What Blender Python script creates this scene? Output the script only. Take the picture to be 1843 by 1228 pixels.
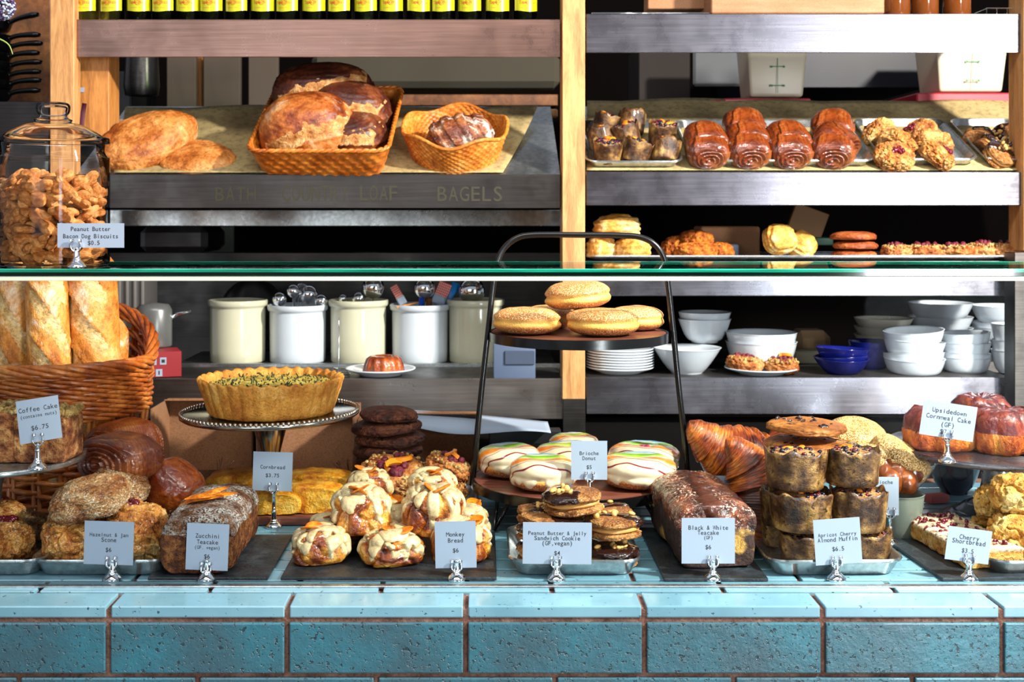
import bpy, bmesh, math, random
import numpy as np
from mathutils import Vector, Matrix, Euler

for _o in list(bpy.data.objects):
    bpy.data.objects.remove(_o)
random.seed(7)
SC = bpy.context.scene
COL = SC.collection
PI = math.pi

# ------------------------------------------------------------------ camera, light, exposure
F, X0, Y0, CZ = 2200.0, 870.0, 380.0, 1.58       # focal length and principal point in pixels of the 1843x1228 frame, eye height
cam_d = bpy.data.cameras.new('camera')
cam = bpy.data.objects.new('camera', cam_d)
COL.objects.link(cam)
cam.location = (0, 0, CZ)
cam.rotation_euler = (PI / 2, 0, 0)
cam_d.sensor_width = 36
cam_d.lens = F / 1843 * 36
cam_d.shift_x = (921.5 - X0) / 1843
cam_d.shift_y = -(614 - Y0) / 1843
cam_d.clip_start = 0.05
cam_d.dof.use_dof = True
cam_d.dof.focus_distance = 2.3
cam_d.dof.aperture_fstop = 6.3
SC.camera = cam

w = bpy.data.worlds.new('world')
SC.world = w
w.use_nodes = True
w.node_tree.nodes['Background'].inputs[0].default_value = (0.80, 0.86, 1.0, 1)
w.node_tree.nodes['Background'].inputs[1].default_value = 0.33

def area(name, loc, target, size, size_y, power, color):
    l = bpy.data.lights.new(name, 'AREA')
    l.shape = 'RECTANGLE'
    l.size, l.size_y, l.energy, l.color = size, size_y, power, color
    o = bpy.data.objects.new(name, l)
    COL.objects.link(o)
    o.location = loc
    o.rotation_euler = (Vector(target) - Vector(loc)).to_track_quat('-Z', 'Y').to_euler()
    return o
area('lamp_light', (2.0, 1.32, 2.80), (0.0, 2.6, 1.2), 0.16, 0.16, 175, (1.0, 0.95, 0.87))
area('overhead_fill', (0.1, 1.3, 3.3), (0.1, 2.1, 0.9), 2.4, 0.5, 32, (1.0, 0.96, 0.9))  # added soft fill from above to brighten upward faces, not a known lamp
area('door_daylight', (2.65, -2.95, 1.12), (2.65, 3, 1.12), 0.85, 2.2, 165, (0.93, 0.97, 1.0))
area('window_daylight', (-1.6, -2.9, 2.0), (0, 3, 1.2), 2.6, 1.2, 42, (0.88, 0.95, 1.0))

SC.view_settings.view_transform = 'Standard'
SC.view_settings.look = 'None'
SC.view_settings.gamma = 1
SC.view_settings.use_curve_mapping = False
SC.view_settings.exposure = 0.45

# ------------------------------------------------------------------ pixel rays to places in the room
CT = 0.94                                        # counter top height
SD = 3.05                                        # distance of the shelving fronts
TILT = math.atan(0.465)                          # slope of the bread shelf
def P(px, py, D):
    return Vector(((px - X0) * D / F, D, CZ - (py - Y0) * D / F))
def onz(px, py, z):
    return P(px, py, (CZ - z) * F / (py - Y0))
def slope(px, py, lift=0.0):
    p = P(px, py, 1.325 / (0.465 + (py - 380) / 2200))
    return p + Vector((0, -math.sin(TILT), math.cos(TILT))) * lift
def m(px, D):
    return px * D / F

# ------------------------------------------------------------------ colours and materials
def C(h, a=1.0):
    h = h.lstrip('#')
    r = []
    for i in (0, 2, 4):
        v = int(h[i:i + 2], 16) / 255
        r.append(v / 12.92 if v <= .04045 else ((v + .055) / 1.055) ** 2.4)
    return (*r, a)

class Mat:
    def __init__(s, name):
        s.m = bpy.data.materials.new(name)
        s.m.use_nodes = True
        s.t = s.m.node_tree
        s.b = s.t.nodes['Principled BSDF']
        s.out = s.t.nodes['Material Output']
        s.tc = None
    def n(s, typ, **kw):
        x = s.t.nodes.new(typ)
        for k, v in kw.items():
            if k in x.inputs:
                x.inputs[k].default_value = v
            else:
                setattr(x, k, v)
        return x
    def l(s, a, b):
        s.t.links.new(a, b)
    def obj(s, scale=None, kind='Object'):
        if s.tc is None:
            s.tc = s.n('ShaderNodeTexCoord')
        o = s.tc.outputs[kind]
        if scale:
            mp = s.n('ShaderNodeMapping')
            mp.inputs['Scale'].default_value = scale
            s.l(o, mp.inputs['Vector'])
            return mp.outputs['Vector']
        return o
    def noise(s, scale, detail=4, rough=.6, vec=None, dist=0):
        x = s.n('ShaderNodeTexNoise')
        x.inputs['Scale'].default_value = scale
        x.inputs['Detail'].default_value = detail
        x.inputs['Roughness'].default_value = rough
        x.inputs['Distortion'].default_value = dist
        s.l(vec or s.obj(), x.inputs['Vector'])
        return x.outputs['Fac']
    def ramp(s, fac, stops, interp='LINEAR'):
        x = s.n('ShaderNodeValToRGB')
        r = x.color_ramp
        r.interpolation = interp
        while len(r.elements) < len(stops):
            r.elements.new(.5)
        for e, (p, c) in zip(r.elements, stops):
            e.position = p
            e.color = C(c) if isinstance(c, str) else (c, c, c, 1)
        s.l(fac, x.inputs['Fac'])
        return x.outputs['Color']
    def mix(s, fac, a, b, mode='MIX'):
        x = s.n('ShaderNodeMix', data_type='RGBA', blend_type=mode)
        for sock, v in ((x.inputs[0], fac), (x.inputs[6], a), (x.inputs[7], b)):
            if isinstance(v, str):
                sock.default_value = C(v)
            elif isinstance(v, (int, float)):
                sock.default_value = v
            else:
                s.l(v, sock)
        return x.outputs[2]
    def color(s, v):
        if isinstance(v, str):
            s.b.inputs['Base Color'].default_value = C(v)
        else:
            s.l(v, s.b.inputs['Base Color'])
    def bump(s, h, strength=.5, dist=.002, prev=None):
        x = s.n('ShaderNodeBump')
        x.inputs['Strength'].default_value = strength
        x.inputs['Distance'].default_value = dist
        s.l(h, x.inputs['Height'])
        if prev is not None:
            s.l(prev, x.inputs['Normal'])
        s.l(x.outputs['Normal'], s.b.inputs['Normal'])
        return x.outputs['Normal']
    def set(s, **kw):
        for k, v in kw.items():
            s.b.inputs[k.replace('_', ' ')].default_value = v
        return s

def plain(name, col, rough=.5, metal=0, **kw):
    M = Mat(name)
    M.color(col)
    M.set(Roughness=rough, Metallic=metal, **kw)
    return M.m

def crust(name, stops, scale=14, fine=160, bump=.6, dist=.0025, rough=.55, spec=.35, sugar=None, grain=None, coat=0, stretch=None, sscale=420, flour=None, seeds=None):
    """Baked surface: browned patches, pores, optional sugar or flour."""
    M = Mat(name)
    vec = M.obj(stretch) if stretch else None
    n1 = M.noise(scale, 5, .62, vec)
    col = M.ramp(n1, stops)
    n2 = M.noise(fine, 4, .7, vec)
    dk = M.ramp(n2, [(.30, .38), (.52, 1.0), (.8, 1.25)])
    col = M.mix(.75, col, dk, 'MULTIPLY')
    if grain:
        g = M.ramp(M.noise(grain[1], 3, .6), [(grain[2], 0.0), (grain[2] + .06, 1.0)])
        col = M.mix(g, col, grain[0])
    if flour:
        col = M.mix(M.ramp(M.noise(flour[1], 5, .75, None, .4), [(flour[2], 0.0), (flour[3], flour[4])]), col, flour[0])
    if sugar:
        sc, th = sugar[1], sugar[2]
        a = M.ramp(M.noise(sscale, 2, .5), [(th, 0.0), (th + .06, 1.0)])
        b = M.ramp(M.noise(sc, 3, .6), [(.38, 0.0), (.62, 1.0)])
        gn = M.n('ShaderNodeNewGeometry')
        sx = M.n('ShaderNodeSeparateXYZ')
        M.l(M.obj(), sx.inputs[0])
        f = M.mix(1.0, a, b, 'MULTIPLY')
        col = M.mix(f, col, sugar[0])
    if seeds:
        vo = M.n('ShaderNodeTexVoronoi')
        vo.inputs['Scale'].default_value = seeds[1]
        M.l(M.obj(), vo.inputs['Vector'])
        sm = M.ramp(vo.outputs['Distance'], [(seeds[2], 1.0), (seeds[2] + .12, 0.0)])
        col = M.mix(sm, col, seeds[0])
    M.color(col)
    nb = M.bump(n2, bump, dist)
    if seeds:
        nb = M.bump(sm, .8, .0015, nb)
    M.bump(n1, bump * .8, dist * 3, nb)
    M.set(Roughness=rough, Specular_IOR_Level=spec, Coat_Weight=coat, Coat_Roughness=.12, Subsurface_Weight=0.0)
    return M.m

def glossy_clear(name, tint, refl=.1, rough=.02, edge=None, dirt=0):
    """Thin clear pane: you see through it, it mirrors a little and more at grazing angles."""
    M = Mat(name)
    M.t.nodes.remove(M.b)
    tr = M.n('ShaderNodeBsdfTransparent')
    tr.inputs[0].default_value = C(tint)
    gl = M.n('ShaderNodeBsdfGlossy')
    gl.inputs['Roughness'].default_value = rough
    lw = M.n('ShaderNodeLayerWeight')
    lw.inputs['Blend'].default_value = refl
    if edge:
        l2 = M.n('ShaderNodeLayerWeight')
        l2.inputs['Blend'].default_value = .35
        c = M.mix(M.ramp(l2.outputs['Facing'], [(.45, 0.0), (1.0, 1.0)]), tint, edge)
        M.l(c, tr.inputs[0])
    mx = M.n('ShaderNodeMixShader')
    M.l(lw.outputs['Fresnel'], mx.inputs[0])
    M.l(tr.outputs[0], mx.inputs[1])
    M.l(gl.outputs[0], mx.inputs[2])
    last = mx.outputs[0]
    if dirt:
        df = M.n('ShaderNodeBsdfDiffuse')
        df.inputs[0].default_value = (.8, .85, .85, 1)
        d = M.ramp(M.noise(dirt, 3, .8), [(.66, 0.0), (.72, .8)])
        m2 = M.n('ShaderNodeMixShader')
        M.l(d, m2.inputs[0]); M.l(last, m2.inputs[1]); M.l(df.outputs[0], m2.inputs[2])
        last = m2.outputs[0]
    M.l(last, M.out.inputs[0])
    return M.m

def steel(name, base, rough=.3, scale=(1.5, 60, 60), streak=(.75, 1.15)):
    M = Mat(name)
    v = M.obj(scale)
    n = M.noise(4, 5, .6, v)
    big = M.noise(3.0, 3, .6)
    col = M.mix(1.0, base, M.ramp(n, [(.3, streak[0]), (.7, streak[1])]), 'MULTIPLY')
    col = M.mix(.6, col, M.ramp(big, [(.3, .62), (.7, 1.1)]), 'MULTIPLY')
    M.color(col)
    M.bump(n, .12, .001)
    r = M.ramp(M.noise(9, 4, .7), [(.3, rough * .8), (.75, rough * 1.5)])
    M.l(r, M.b.inputs['Roughness'])
    M.set(Metallic=.93, Anisotropic=.85)
    tg = M.n('ShaderNodeCombineXYZ')
    tg.inputs[2].default_value = 1
    M.l(tg.outputs[0], M.b.inputs['Tangent'])
    return M.m

def wood(name, a, b, c, sc=(14, 14, 1.6), rough=.5, coat=0):
    M = Mat(name)
    v = M.obj(sc)
    n = M.noise(3.5, 6, .65, v, .6)
    f = M.noise(28, 3, .6, v)
    col = M.ramp(n, [(.3, c), (.5, b), (.72, a)])
    col = M.mix(.5, col, M.ramp(f, [(.3, .6), (.6, 1.1)]), 'MULTIPLY')
    M.color(col)
    M.bump(f, .25, .0008)
    M.set(Roughness=rough, Coat_Weight=coat)
    return M.m

T = {}
T['steel'] = steel('brushed_steel', '#75737b', .26)
T['steel_warm'] = steel('brushed_steel_brown_reflection', '#97766b', .28)  # brown of the reflected room is put into the steel colour
T['steel_dark'] = steel('dull_dark_steel', '#54504e', .35)
T['steel_grey'] = steel('brushed_steel_grey_brown', '#8a817c', .28)

T['alu'] = steel('worn_aluminium', '#b9bdbd', .24, (20, 20, 20), (.7, 1.15))
T['chrome'] = plain('chrome', '#e6e8ea', .09, 1)
T['silver'] = plain('polished_pewter', '#b8b2a8', .16, 1)
T['black'] = plain('black_enamel', '#0c0c0d', .22)
T['blackmatte'] = plain('black_plastic', '#101012', .45)
T['dark'] = plain('near_black_paint', '#0b0908', .9, 0, Specular_IOR_Level=.1)
T['oak'] = wood('pale_oak', '#d2a268', '#bd8750', '#8f5f34')
T['oak2'] = wood('honey_oak', '#c98a46', '#b37434', '#7f4d22')
T['walnut'] = wood('acacia_board', '#8d5340', '#6f3a2c', '#3c2019', (3, 22, 22), .4)
T['board'] = wood('oiled_chopping_board', '#9c6534', '#7c4a24', '#4b2a14', (5, 5, 5), .5)
T['kraft'] = crust('kraft_paper', [(.3, '#8d7c52'), (.5, '#a08c5f'), (.7, '#b09d6e')], 5, 60, .15, .001, .75, .2)
T['kraftdark'] = crust('cardboard', [(.3, '#8a5f43'), (.5, '#946a4c'), (.7, '#9c7254')], 3, 400, .06, .001, .8, .15)
T['cardface'] = plain('white_card', '#939fb0', .7)
T['ink'] = plain('printed_ink', '#1c1c20', .7)
T['white'] = plain('white_glaze', '#c4cad1', .14, 0, Coat_Weight=.4)
T['cream'] = plain('cream_glaze', '#c6c2a8', .16, 0, Coat_Weight=.4)
T['blue'] = plain('cobalt_glaze', '#121a66', .12, 0, Coat_Weight=.5)
T['navy'] = plain('navy_black_glaze', '#0a0d1c', .12, 0, Coat_Weight=.5)
T['red'] = plain('red_plastic', '#a81f2e', .4)
T['redbox'] = plain('red_carton', '#8e1a22', .5)
T['poly'] = plain('translucent_white_plastic', '#bdb29a', .4)
T['green'] = plain('green_print', '#2c7a44', .5)
T['slate'] = crust('slate', [(.3, '#14171a'), (.55, '#252b30'), (.75, '#3a4348')], 22, 120, .8, .002, .38, .5, ('#98a4a8', 20, .70))
T['glass'] = glossy_clear('clear_glass_pane', '#fcfefe', .035)
T['glasstop'] = glossy_clear('clear_glass_top', '#f9fdfb', .16, .02, None, 260)
T['jarglass'] = glossy_clear('jar_glass', '#fefefe', .14, .02, '#e6eeea')
T['botglass'] = glossy_clear('bottle_glass', '#eef8ea', .28, .02, '#7fa06c')
# berries, fruit, icings
T['blueberry'] = plain('dark_berries', '#14101f', .25)
T['cherry'] = plain('dark_red_cherries', '#5b0f1c', .22)
T['raspberry'] = crust('raspberry', [(.3, '#3a0c16'), (.5, '#631526'), (.7, '#8c3046')], 120, 300, .8, .002, .4)
T['apricot'] = plain('apricot_flesh', '#e07d16', .28)
T['orange'] = crust('candied_orange', [(.3, '#a34708'), (.5, '#d97514'), (.7, '#eda13a')], 60, 200, .4, .001, .3)
T['choc'] = plain('melted_chocolate', '#25110c', .14, 0, Coat_Weight=.6)
T['nut'] = plain('peanut', '#d9a45a', .4)
T['cream_filling'] = plain('peanut_butter_cream', '#c98d48', .5)
T['icing'] = crust('cream_icing', [(.3, '#bfa273'), (.5, '#d1b888'), (.7, '#decba4')], 20, 90, .15, .001, .25, .5, coat=.4)
T['petal'] = plain('magenta_petal', '#a3146a', .4)
# breads
T['ciabatta'] = crust('ciabatta_crust', [(.32, '#7a3410'), (.43, '#a65c20'), (.56, '#c98442'), (.75, '#e4b57c')], 11, 90, .9, .004, .38)
T['country'] = crust('country_loaf_crust', [(.32, '#2b0d06'), (.43, '#7a3310'), (.54, '#b5662a'), (.7, '#e0a866')], 11, 110, .8, .003, .34, .5, None, flour=('#f0dcc0', 9, .55, .75, .7))
T['country_dark'] = crust('dark_loaf_crust', [(.3, '#1d0b07'), (.48, '#4c2012'), (.62, '#8a4a26'), (.8, '#c69a70')], 9, 120, .8, .002, .38, .5, None, flour=('#d8c0a4', 7, .54, .78, .7))
T['baguette'] = crust('baguette_crust', [(.30, '#8a3e0c'), (.42, '#c0701f'), (.54, '#dc9440'), (.7, '#eec07c')], 16, 170, 1.0, .003, .42, .4, stretch=(1, 1, .5), flour=('#f6e8d0', 11, .54, .72, .85))
T['crumb'] = crust('torn_crust', [(.3, '#c08a45'), (.5, '#dfb472'), (.7, '#efd3a0')], 30, 110, 1.0, .003, .6)
T['glaze_roll'] = None
T['scone'] = crust('golden_scone', [(.30, '#6e2d0a'), (.42, '#ad611d'), (.54, '#d08d3c'), (.7, '#e8bd74')], 26, 120, 1.3, .006, .42, .4, ('#f4dfb4', 20, .58), sscale=300)
T['sugarscone'] = crust('sugared_scone', [(.30, '#6b3314'), (.43, '#9c5c2a'), (.55, '#c08748'), (.7, '#dcb27c')], 26, 140, 1.4, .006, .5, .4, ('#f4e2c6', 24, .52), sscale=330)
T['palescone'] = crust('pale_biscuit', [(.30, '#96500f'), (.42, '#c98a34'), (.54, '#deb05a'), (.7, '#ecd08c')], 20, 90, 1.2, .006, .42)
T['buttermilk'] = crust('buttermilk_biscuit', [(.3, '#b3701f'), (.48, '#d39a45'), (.6, '#e3c080'), (.78, '#eed8a8')], 26, 120, .8, .003, .55)
T['cheddar'] = crust('cheddar_scone', [(.28, '#5d1f08'), (.42, '#a84a0f'), (.56, '#d27a1d'), (.75, '#e3a044')], 50, 160, 1.2, .004, .5, grain=('#5a1210', 70, .66))
T['zucc'] = crust('brown_teacake', [(.3, '#3a1a0a'), (.46, '#6e3917'), (.58, '#9c5c2b'), (.72, '#c4874b')], 60, 230, 1.6, .005, .6, grain=('#2a1206', 110, .62))
T['zucc_top'] = crust('icing_sugar_top', [(.3, '#4b2410'), (.48, '#7d4826'), (.65, '#a97a50')], 40, 160, 1.5, .005, .6, .3, ('#f6efe6', 26, .44), sscale=260)
T['corn'] = crust('cornbread', [(.30, '#a84a08'), (.42, '#d98412'), (.54, '#efa92c'), (.7, '#f8cc60')], 22, 190, 1.0, .003, .36, .4, grain=('#a04a0a', 45, .66))
T['bw_dark'] = crust('chocolate_crumb', [(.3, '#120807'), (.5, '#2a1510'), (.7, '#43261c')], 60, 220, 1.2, .003, .7)
T['bw_light'] = crust('vanilla_crumb', [(.3, '#9a6420'), (.5, '#c99a46'), (.7, '#dcb86c')], 60, 220, 1.2, .003, .6)
T['bw_top'] = crust('glazed_chocolate_top', [(.34, '#280f09'), (.45, '#4c2214'), (.54, '#7c3c20'), (.7, '#a86234')], 20, 110, 1.3, .005, .28, .5, ('#f0d4b8', 16, .56), coat=.4, sscale=230)
T['muffincrumb'] = crust('muffin_crumb', [(.3, '#7a4420'), (.5, '#b57c46'), (.7, '#d9ac78')], 40, 160, 1.2, .004, .6)
T['paper'] = crust('baking_paper_wrap', [(.34, '#22110a'), (.44, '#482c15'), (.54, '#76532a'), (.68, '#b48d4e')], 30, 280, .8, .0022, .32, .45, coat=.2, grain=('#2c1a0c', 90, .60))
T['cookie'] = crust('chocolate_chip_cookie', [(.3, '#6a3413'), (.5, '#9a5a26'), (.7, '#b97a3c')], 18, 140, .8, .002, .5, grain=('#1c0d09', 45, .62))
T['choccookie'] = crust('chocolate_cookie', [(.3, '#2b1109'), (.5, '#56291a'), (.7, '#7c4528')], 34, 140, 1.4, .005, .6, grain=('#140807', 45, .62))
T['redcookie'] = crust('ginger_cookie', [(.3, '#6a2c12'), (.5, '#96481f'), (.7, '#b0622f')], 30, 140, .8, .002, .55, grain=('#2b120a', 80, .72))
T['sandwich'] = crust('oat_cookie', [(.32, '#6e3812'), (.47, '#a5652a'), (.6, '#c88d4c')], 50, 190, 1.5, .005, .55, .4, ('#ecd0a4', 30, .62))
T['monkey'] = crust('caramel_bread', [(.32, '#3f1204'), (.44, '#86380a'), (.53, '#bd7018'), (.66, '#eab552')], 22, 70, 1.0, .005, .2, .5, coat=.5)
T['danish'] = crust('danish_pastry', [(.30, '#5c270c'), (.43, '#9c5220'), (.55, '#c58040'), (.7, '#dfae78')], 30, 130, 1.2, .004, .45)
T['tart'] = crust('tart_pastry', [(.28, '#8e4410'), (.42, '#bd7426'), (.56, '#d8953c'), (.75, '#e8b668')], 16, 210, 1.0, .003, .5)
T['quiche'] = crust('herb_quiche', [(.3, '#5a4a16'), (.45, '#b99a3a'), (.6, '#dcc66a'), (.75, '#8aa03a')], 60, 200, 1.0, .003, .45, grain=('#1b2410', 90, .60))
T['coffee'] = crust('cinnamon_crumb_cake', [(.32, '#45200f'), (.45, '#854824'), (.56, '#b47440'), (.7, '#dcae6c')], 44, 200, 1.2, .004, .6)
T['streusel'] = crust('streusel', [(.3, '#7d5a28'), (.5, '#b9904e'), (.7, '#dfc58a')], 50, 180, 1.2, .004, .5)
T['upside'] = crust('cornmeal_cake', [(.30, '#5c1c08'), (.42, '#a04414'), (.54, '#cb6c22'), (.7, '#e0923c')], 34, 170, 1.1, .004, .45)
T['jamtop'] = crust('sticky_fruit_top', [(.3, '#2e0a0c'), (.5, '#64201c'), (.7, '#9c4a30')], 24, 120, .8, .003, .18, .5, coat=.6)
T['shortbread'] = crust('shortbread', [(.3, '#a8641c'), (.5, '#d09440'), (.7, '#e6ba72')], 50, 160, 1.2, .004, .5)
T['sb_top'] = crust('cherry_shortbread_top', [(.3, '#c79a66'), (.5, '#e6cba2'), (.7, '#f1e0c4')], 40, 140, 1.0, .003, .5, grain=('#6d1724', 34, .55))
T['scored'] = crust('pale_scored_crust', [(.3, '#8c4c1c'), (.5, '#c08344'), (.7, '#e2b880')], 40, 140, 1.2, .003, .5)
T['biscuit'] = crust('dog_biscuit', [(.3, '#8a4c1d'), (.5, '#b87334'), (.7, '#d39a58')], 40, 170, .7, .002, .55)
T['sesame'] = crust('sesame_crust', [(.3, '#7a4512'), (.5, '#a8702a'), (.7, '#c4904a')], 20, 160, .6, .002, .45, .4, seeds=('#e2c88c', 430, .42))
T['wicker'] = crust('orange_wicker', [(.3, '#8a3d0c'), (.5, '#c0681c'), (.7, '#dd8b36')], 22, 120, .3, .001, .36, .5)
T['willow'] = crust('brown_willow', [(.28, '#5a210a'), (.45, '#9a4a18'), (.6, '#bb6a2a'), (.78, '#dd9a55')], 12, 90, .3, .001, .3, .5)
T['seagrass'] = crust('plaited_raffia', [(.3, '#9c4c12'), (.5, '#c97524'), (.7, '#e0994c')], 30, 120, .3, .001, .4, .4)

def roll_mat(name, dark, mid, light, scale=75, coat=.6, rings='SPHERICAL'):
    """Laminated dough: thin coiled layers round the roll's own axis (local Y)."""
    M = Mat(name)
    wv = M.n('ShaderNodeTexWave', wave_type='RINGS', rings_direction=rings, wave_profile='SAW')
    wv.inputs['Scale'].default_value = scale
    wv.inputs['Distortion'].default_value = 3.0
    wv.inputs['Detail'].default_value = 2
    wv.inputs['Detail Scale'].default_value = 1.2
    mp = M.n('ShaderNodeMapping')
    mp.inputs['Location'].default_value = (0, .045, -.034)
    M.l(M.obj(), mp.inputs['Vector'])
    M.l(mp.outputs['Vector'], wv.inputs['Vector'])
    n = M.noise(14, 4, .6)
    col = M.ramp(n, [(.3, dark), (.5, mid), (.72, light)])
    col = M.mix(.8, col, M.ramp(wv.outputs['Fac'], [(.0, .45), (.35, 1.0), (1.0, 1.25)]), 'MULTIPLY')
    M.color(col)
    M.bump(wv.outputs['Fac'], .8, .004)
    M.set(Roughness=.3, Coat_Weight=coat, Coat_Roughness=.1)
    return M.m
T['roll'] = roll_mat('laminated_roll', '#6b2408', '#a64c18', '#d98c40', 110)
T['bun'] = roll_mat('glazed_bun_crust', '#3c1306', '#70300f', '#a3602e', 75, .7, 'Y')
T['roll_choc'] = roll_mat('dark_laminated_roll', '#330f06', '#6b2c12', '#ad6230')
T['kouign'] = crust('caramelised_pastry', [(.28, '#3f1206'), (.45, '#7b2d0e'), (.6, '#ad5420'), (.8, '#d18b47')], 10, 60, .9, .004, .16, .5, coat=.7)
def croissant_mat():
    M = Mat('croissant_layers')
    at = M.n('ShaderNodeAttribute', attribute_name='lamina')
    n = M.noise(16, 4, .6)
    sep = M.n('ShaderNodeSeparateXYZ')
    M.l(at.outputs['Vector'], sep.inputs[0])
    col = M.ramp(n, [(.34, '#481404'), (.45, '#86340b'), (.56, '#bd611b'), (.70, '#e09a44')])
    nn = M.noise(6.5, 4, .65, at.outputs['Vector'])
    col = M.mix(1.0, col, M.ramp(nn, [(.38, .30), (.5, 1.0), (.64, 1.6)]), 'MULTIPLY')
    M.color(col)
    M.bump(nn, .9, .005)
    M.set(Roughness=.28, Coat_Weight=.4, Coat_Roughness=.15)
    return M.m
T['croissant'] = croissant_mat()

def donut_mat(name):
    M = Mat(name)
    sx = M.n('ShaderNodeSeparateXYZ')
    M.l(M.obj(None, 'Generated'), sx.inputs[0])
    n = M.noise(18, 3, .6)
    ad = M.n('ShaderNodeMath', operation='MULTIPLY_ADD')
    M.l(n, ad.inputs[0]); ad.inputs[1].default_value = .22
    M.l(sx.outputs['Z'], ad.inputs[2])
    col = M.ramp(ad.outputs[0], [(.12, '#5f220a'), (.36, '#a85416'), (.5, '#e8a848'), (.64, '#eab258'), (.76, '#b96c24'), (1, '#b8742e')])
    g = M.ramp(M.noise(520, 2, .5), [(.52, 0.0), (.58, 1.0)])
    inv = M.ramp(ad.outputs[0], [(.3, .6), (.46, .15), (.66, .15), (.8, 1.0)])
    f = M.mix(1.0, g, inv, 'MULTIPLY')
    col = M.mix(f, col, '#eccb98')
    M.color(col)
    M.bump(M.noise(420, 2, .5), .8, .002)
    M.set(Roughness=.5)
    return M.m
T['donut'] = donut_mat('sugared_doughnut')

def rainbow_mat():
    M = Mat('striped_icing')
    sx = M.n('ShaderNodeSeparateXYZ')
    M.l(M.obj(), sx.inputs[0])
    n = M.noise(9, 2, .5)
    a = M.n('ShaderNodeMath', operation='MULTIPLY_ADD')      # across-cake coordinate, bent by noise
    M.l(n, a.inputs[0]); a.inputs[1].default_value = .085
    b = M.n('ShaderNodeMath', operation='MULTIPLY_ADD')
    M.l(sx.outputs['Z'], b.inputs[0]); b.inputs[1].default_value = 1.15
    M.l(sx.outputs['Y'], b.inputs[2])
    M.l(b.outputs[0], a.inputs[2])
    s = M.n('ShaderNodeMath', operation='MULTIPLY_ADD')
    M.l(a.outputs[0], s.inputs[0]); s.inputs[1].default_value = 6.2; s.inputs[2].default_value = .09
    w_ = '#dfcba8'
    col = M.ramp(s.outputs[0], [(.0, w_), (.33, w_), (.34, '#7a1022'), (.352, '#7a1022'), (.362, w_), (.44, w_), (.45, '#8a1a2c'), (.462, w_), (.51, '#e8791a'), (.58, '#e89040'), (.61, w_), (.65, '#b4d22e'), (.73, '#4f9a2c'), (.76, w_), (.81, '#5aaed2'), (.88, '#8cc4dc'), (.93, '#e8dcc0')])
    M.color(col)
    M.bump(M.noise(40, 3, .6), .25, .002)
    M.set(Roughness=.22, Coat_Weight=.5, Coat_Roughness=.08)
    return M.m
T['rainbow'] = rainbow_mat()

def brick_mat():
    M = Mat('glazed_teal_brick')
    n = M.noise(6, 4, .6)
    col = M.ramp(n, [(.3, '#344c56'), (.5, '#305c69'), (.7, '#2b6c7c')])
    p = M.noise(130, 3, .6)
    pit = M.ramp(p, [(.33, 0.0), (.40, 1.0)])
    p2 = M.noise(230, 2, .5)
    pit2 = M.ramp(p2, [(.27, 0.0), (.34, 1.0)])
    pits = M.mix(1.0, pit, pit2, 'MULTIPLY')
    col = M.mix(pits, '#1d3640', col)
    M.color(col)
    nb = M.bump(pits, .8, .0022)
    M.bump(M.noise(50, 4, .7), .6, .0025, nb)
    M.set(Roughness=.36, Coat_Weight=.25)
    return M.m
T['brick'] = brick_mat()
def capbrick():
    M = Mat('glazed_teal_capping_lit')
    n = M.noise(5, 4, .6)
    col = M.ramp(n, [(.3, '#5f8b9b'), (.5, '#6c98a8'), (.7, '#7ba6b4')])  # paler than the front bricks: light from above put into the glaze colour
    p = M.ramp(M.noise(120, 3, .5), [(.28, 0.0), (.33, 1.0)])
    col = M.mix(p, '#2a4a58', col)
    M.color(col)
    M.bump(p, .5, .0015)
    M.set(Roughness=.3, Coat_Weight=.6, Coat_Roughness=.12)
    return M.m
T['cap'] = capbrick()
T['grout'] = crust('brown_grout', [(.3, '#4a3029'), (.5, '#6a4b40'), (.7, '#84665a')], 30, 200, .8, .002, .9, .1)
def edge_mat():
    M = Mat('green_glass_edge')
    v = M.obj((2.2, 30, 90))
    n = M.noise(3, 3, .6, v)
    sx = M.n('ShaderNodeSeparateXYZ')
    M.l(M.obj(None, 'Generated'), sx.inputs[0])
    band = M.ramp(sx.outputs['Z'], [(.0, '#033226'), (.18, '#010c09'), (.5, '#01140f'), (.6, '#0b7a60'), (.8, '#07604a'), (1, '#37b89a')])
    M.color(M.mix(.8, band, M.ramp(n, [(.32, .4), (.5, 1.0), (.7, 1.9)]), 'MULTIPLY'))
    M.set(Roughness=.08, Coat_Weight=.5)
    return M.m
T['edge'] = edge_mat()
T['strip'] = plain('pale_silicone_strip', '#c9cdb8', .4)
# ------------------------------------------------------------------ mesh helpers
def _hash(i, seed):
    i = (i ^ 61) ^ (i >> 16)
    i = (i * 9) & 0xffffffff
    i = i ^ (i >> 4)
    i = (i * 0x27d4eb2d) & 0xffffffff
    return ((i ^ (i >> 15)) & 0xffff) / 65535.0
def vnoise(p, seed=0):
    q = np.floor(p).astype(np.int64)
    f = p - q
    f = f * f * (3 - 2 * f)
    r = 0
    for dx in (0, 1):
        for dy in (0, 1):
            for dz in (0, 1):
                h = _hash(((q[:, 0] + dx) * 73856093 ^ (q[:, 1] + dy) * 19349663 ^ (q[:, 2] + dz) * 83492791 ^ seed * 668265263) & 0xffffffff, seed)
                wx = f[:, 0] if dx else 1 - f[:, 0]
                wy = f[:, 1] if dy else 1 - f[:, 1]
                wz = f[:, 2] if dz else 1 - f[:, 2]
                r = r + h * wx * wy * wz
    return r * 2 - 1
def fbm(p, freq, octv=3, seed=0, gain=.5):
    a, s, t = 1.0, 0, 0
    for k in range(octv):
        s = s + a * vnoise(p * freq * 2 ** k + 17.3 * k + seed * 3.7, seed + k)
        t += a
        a *= gain
    return s / t

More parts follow.
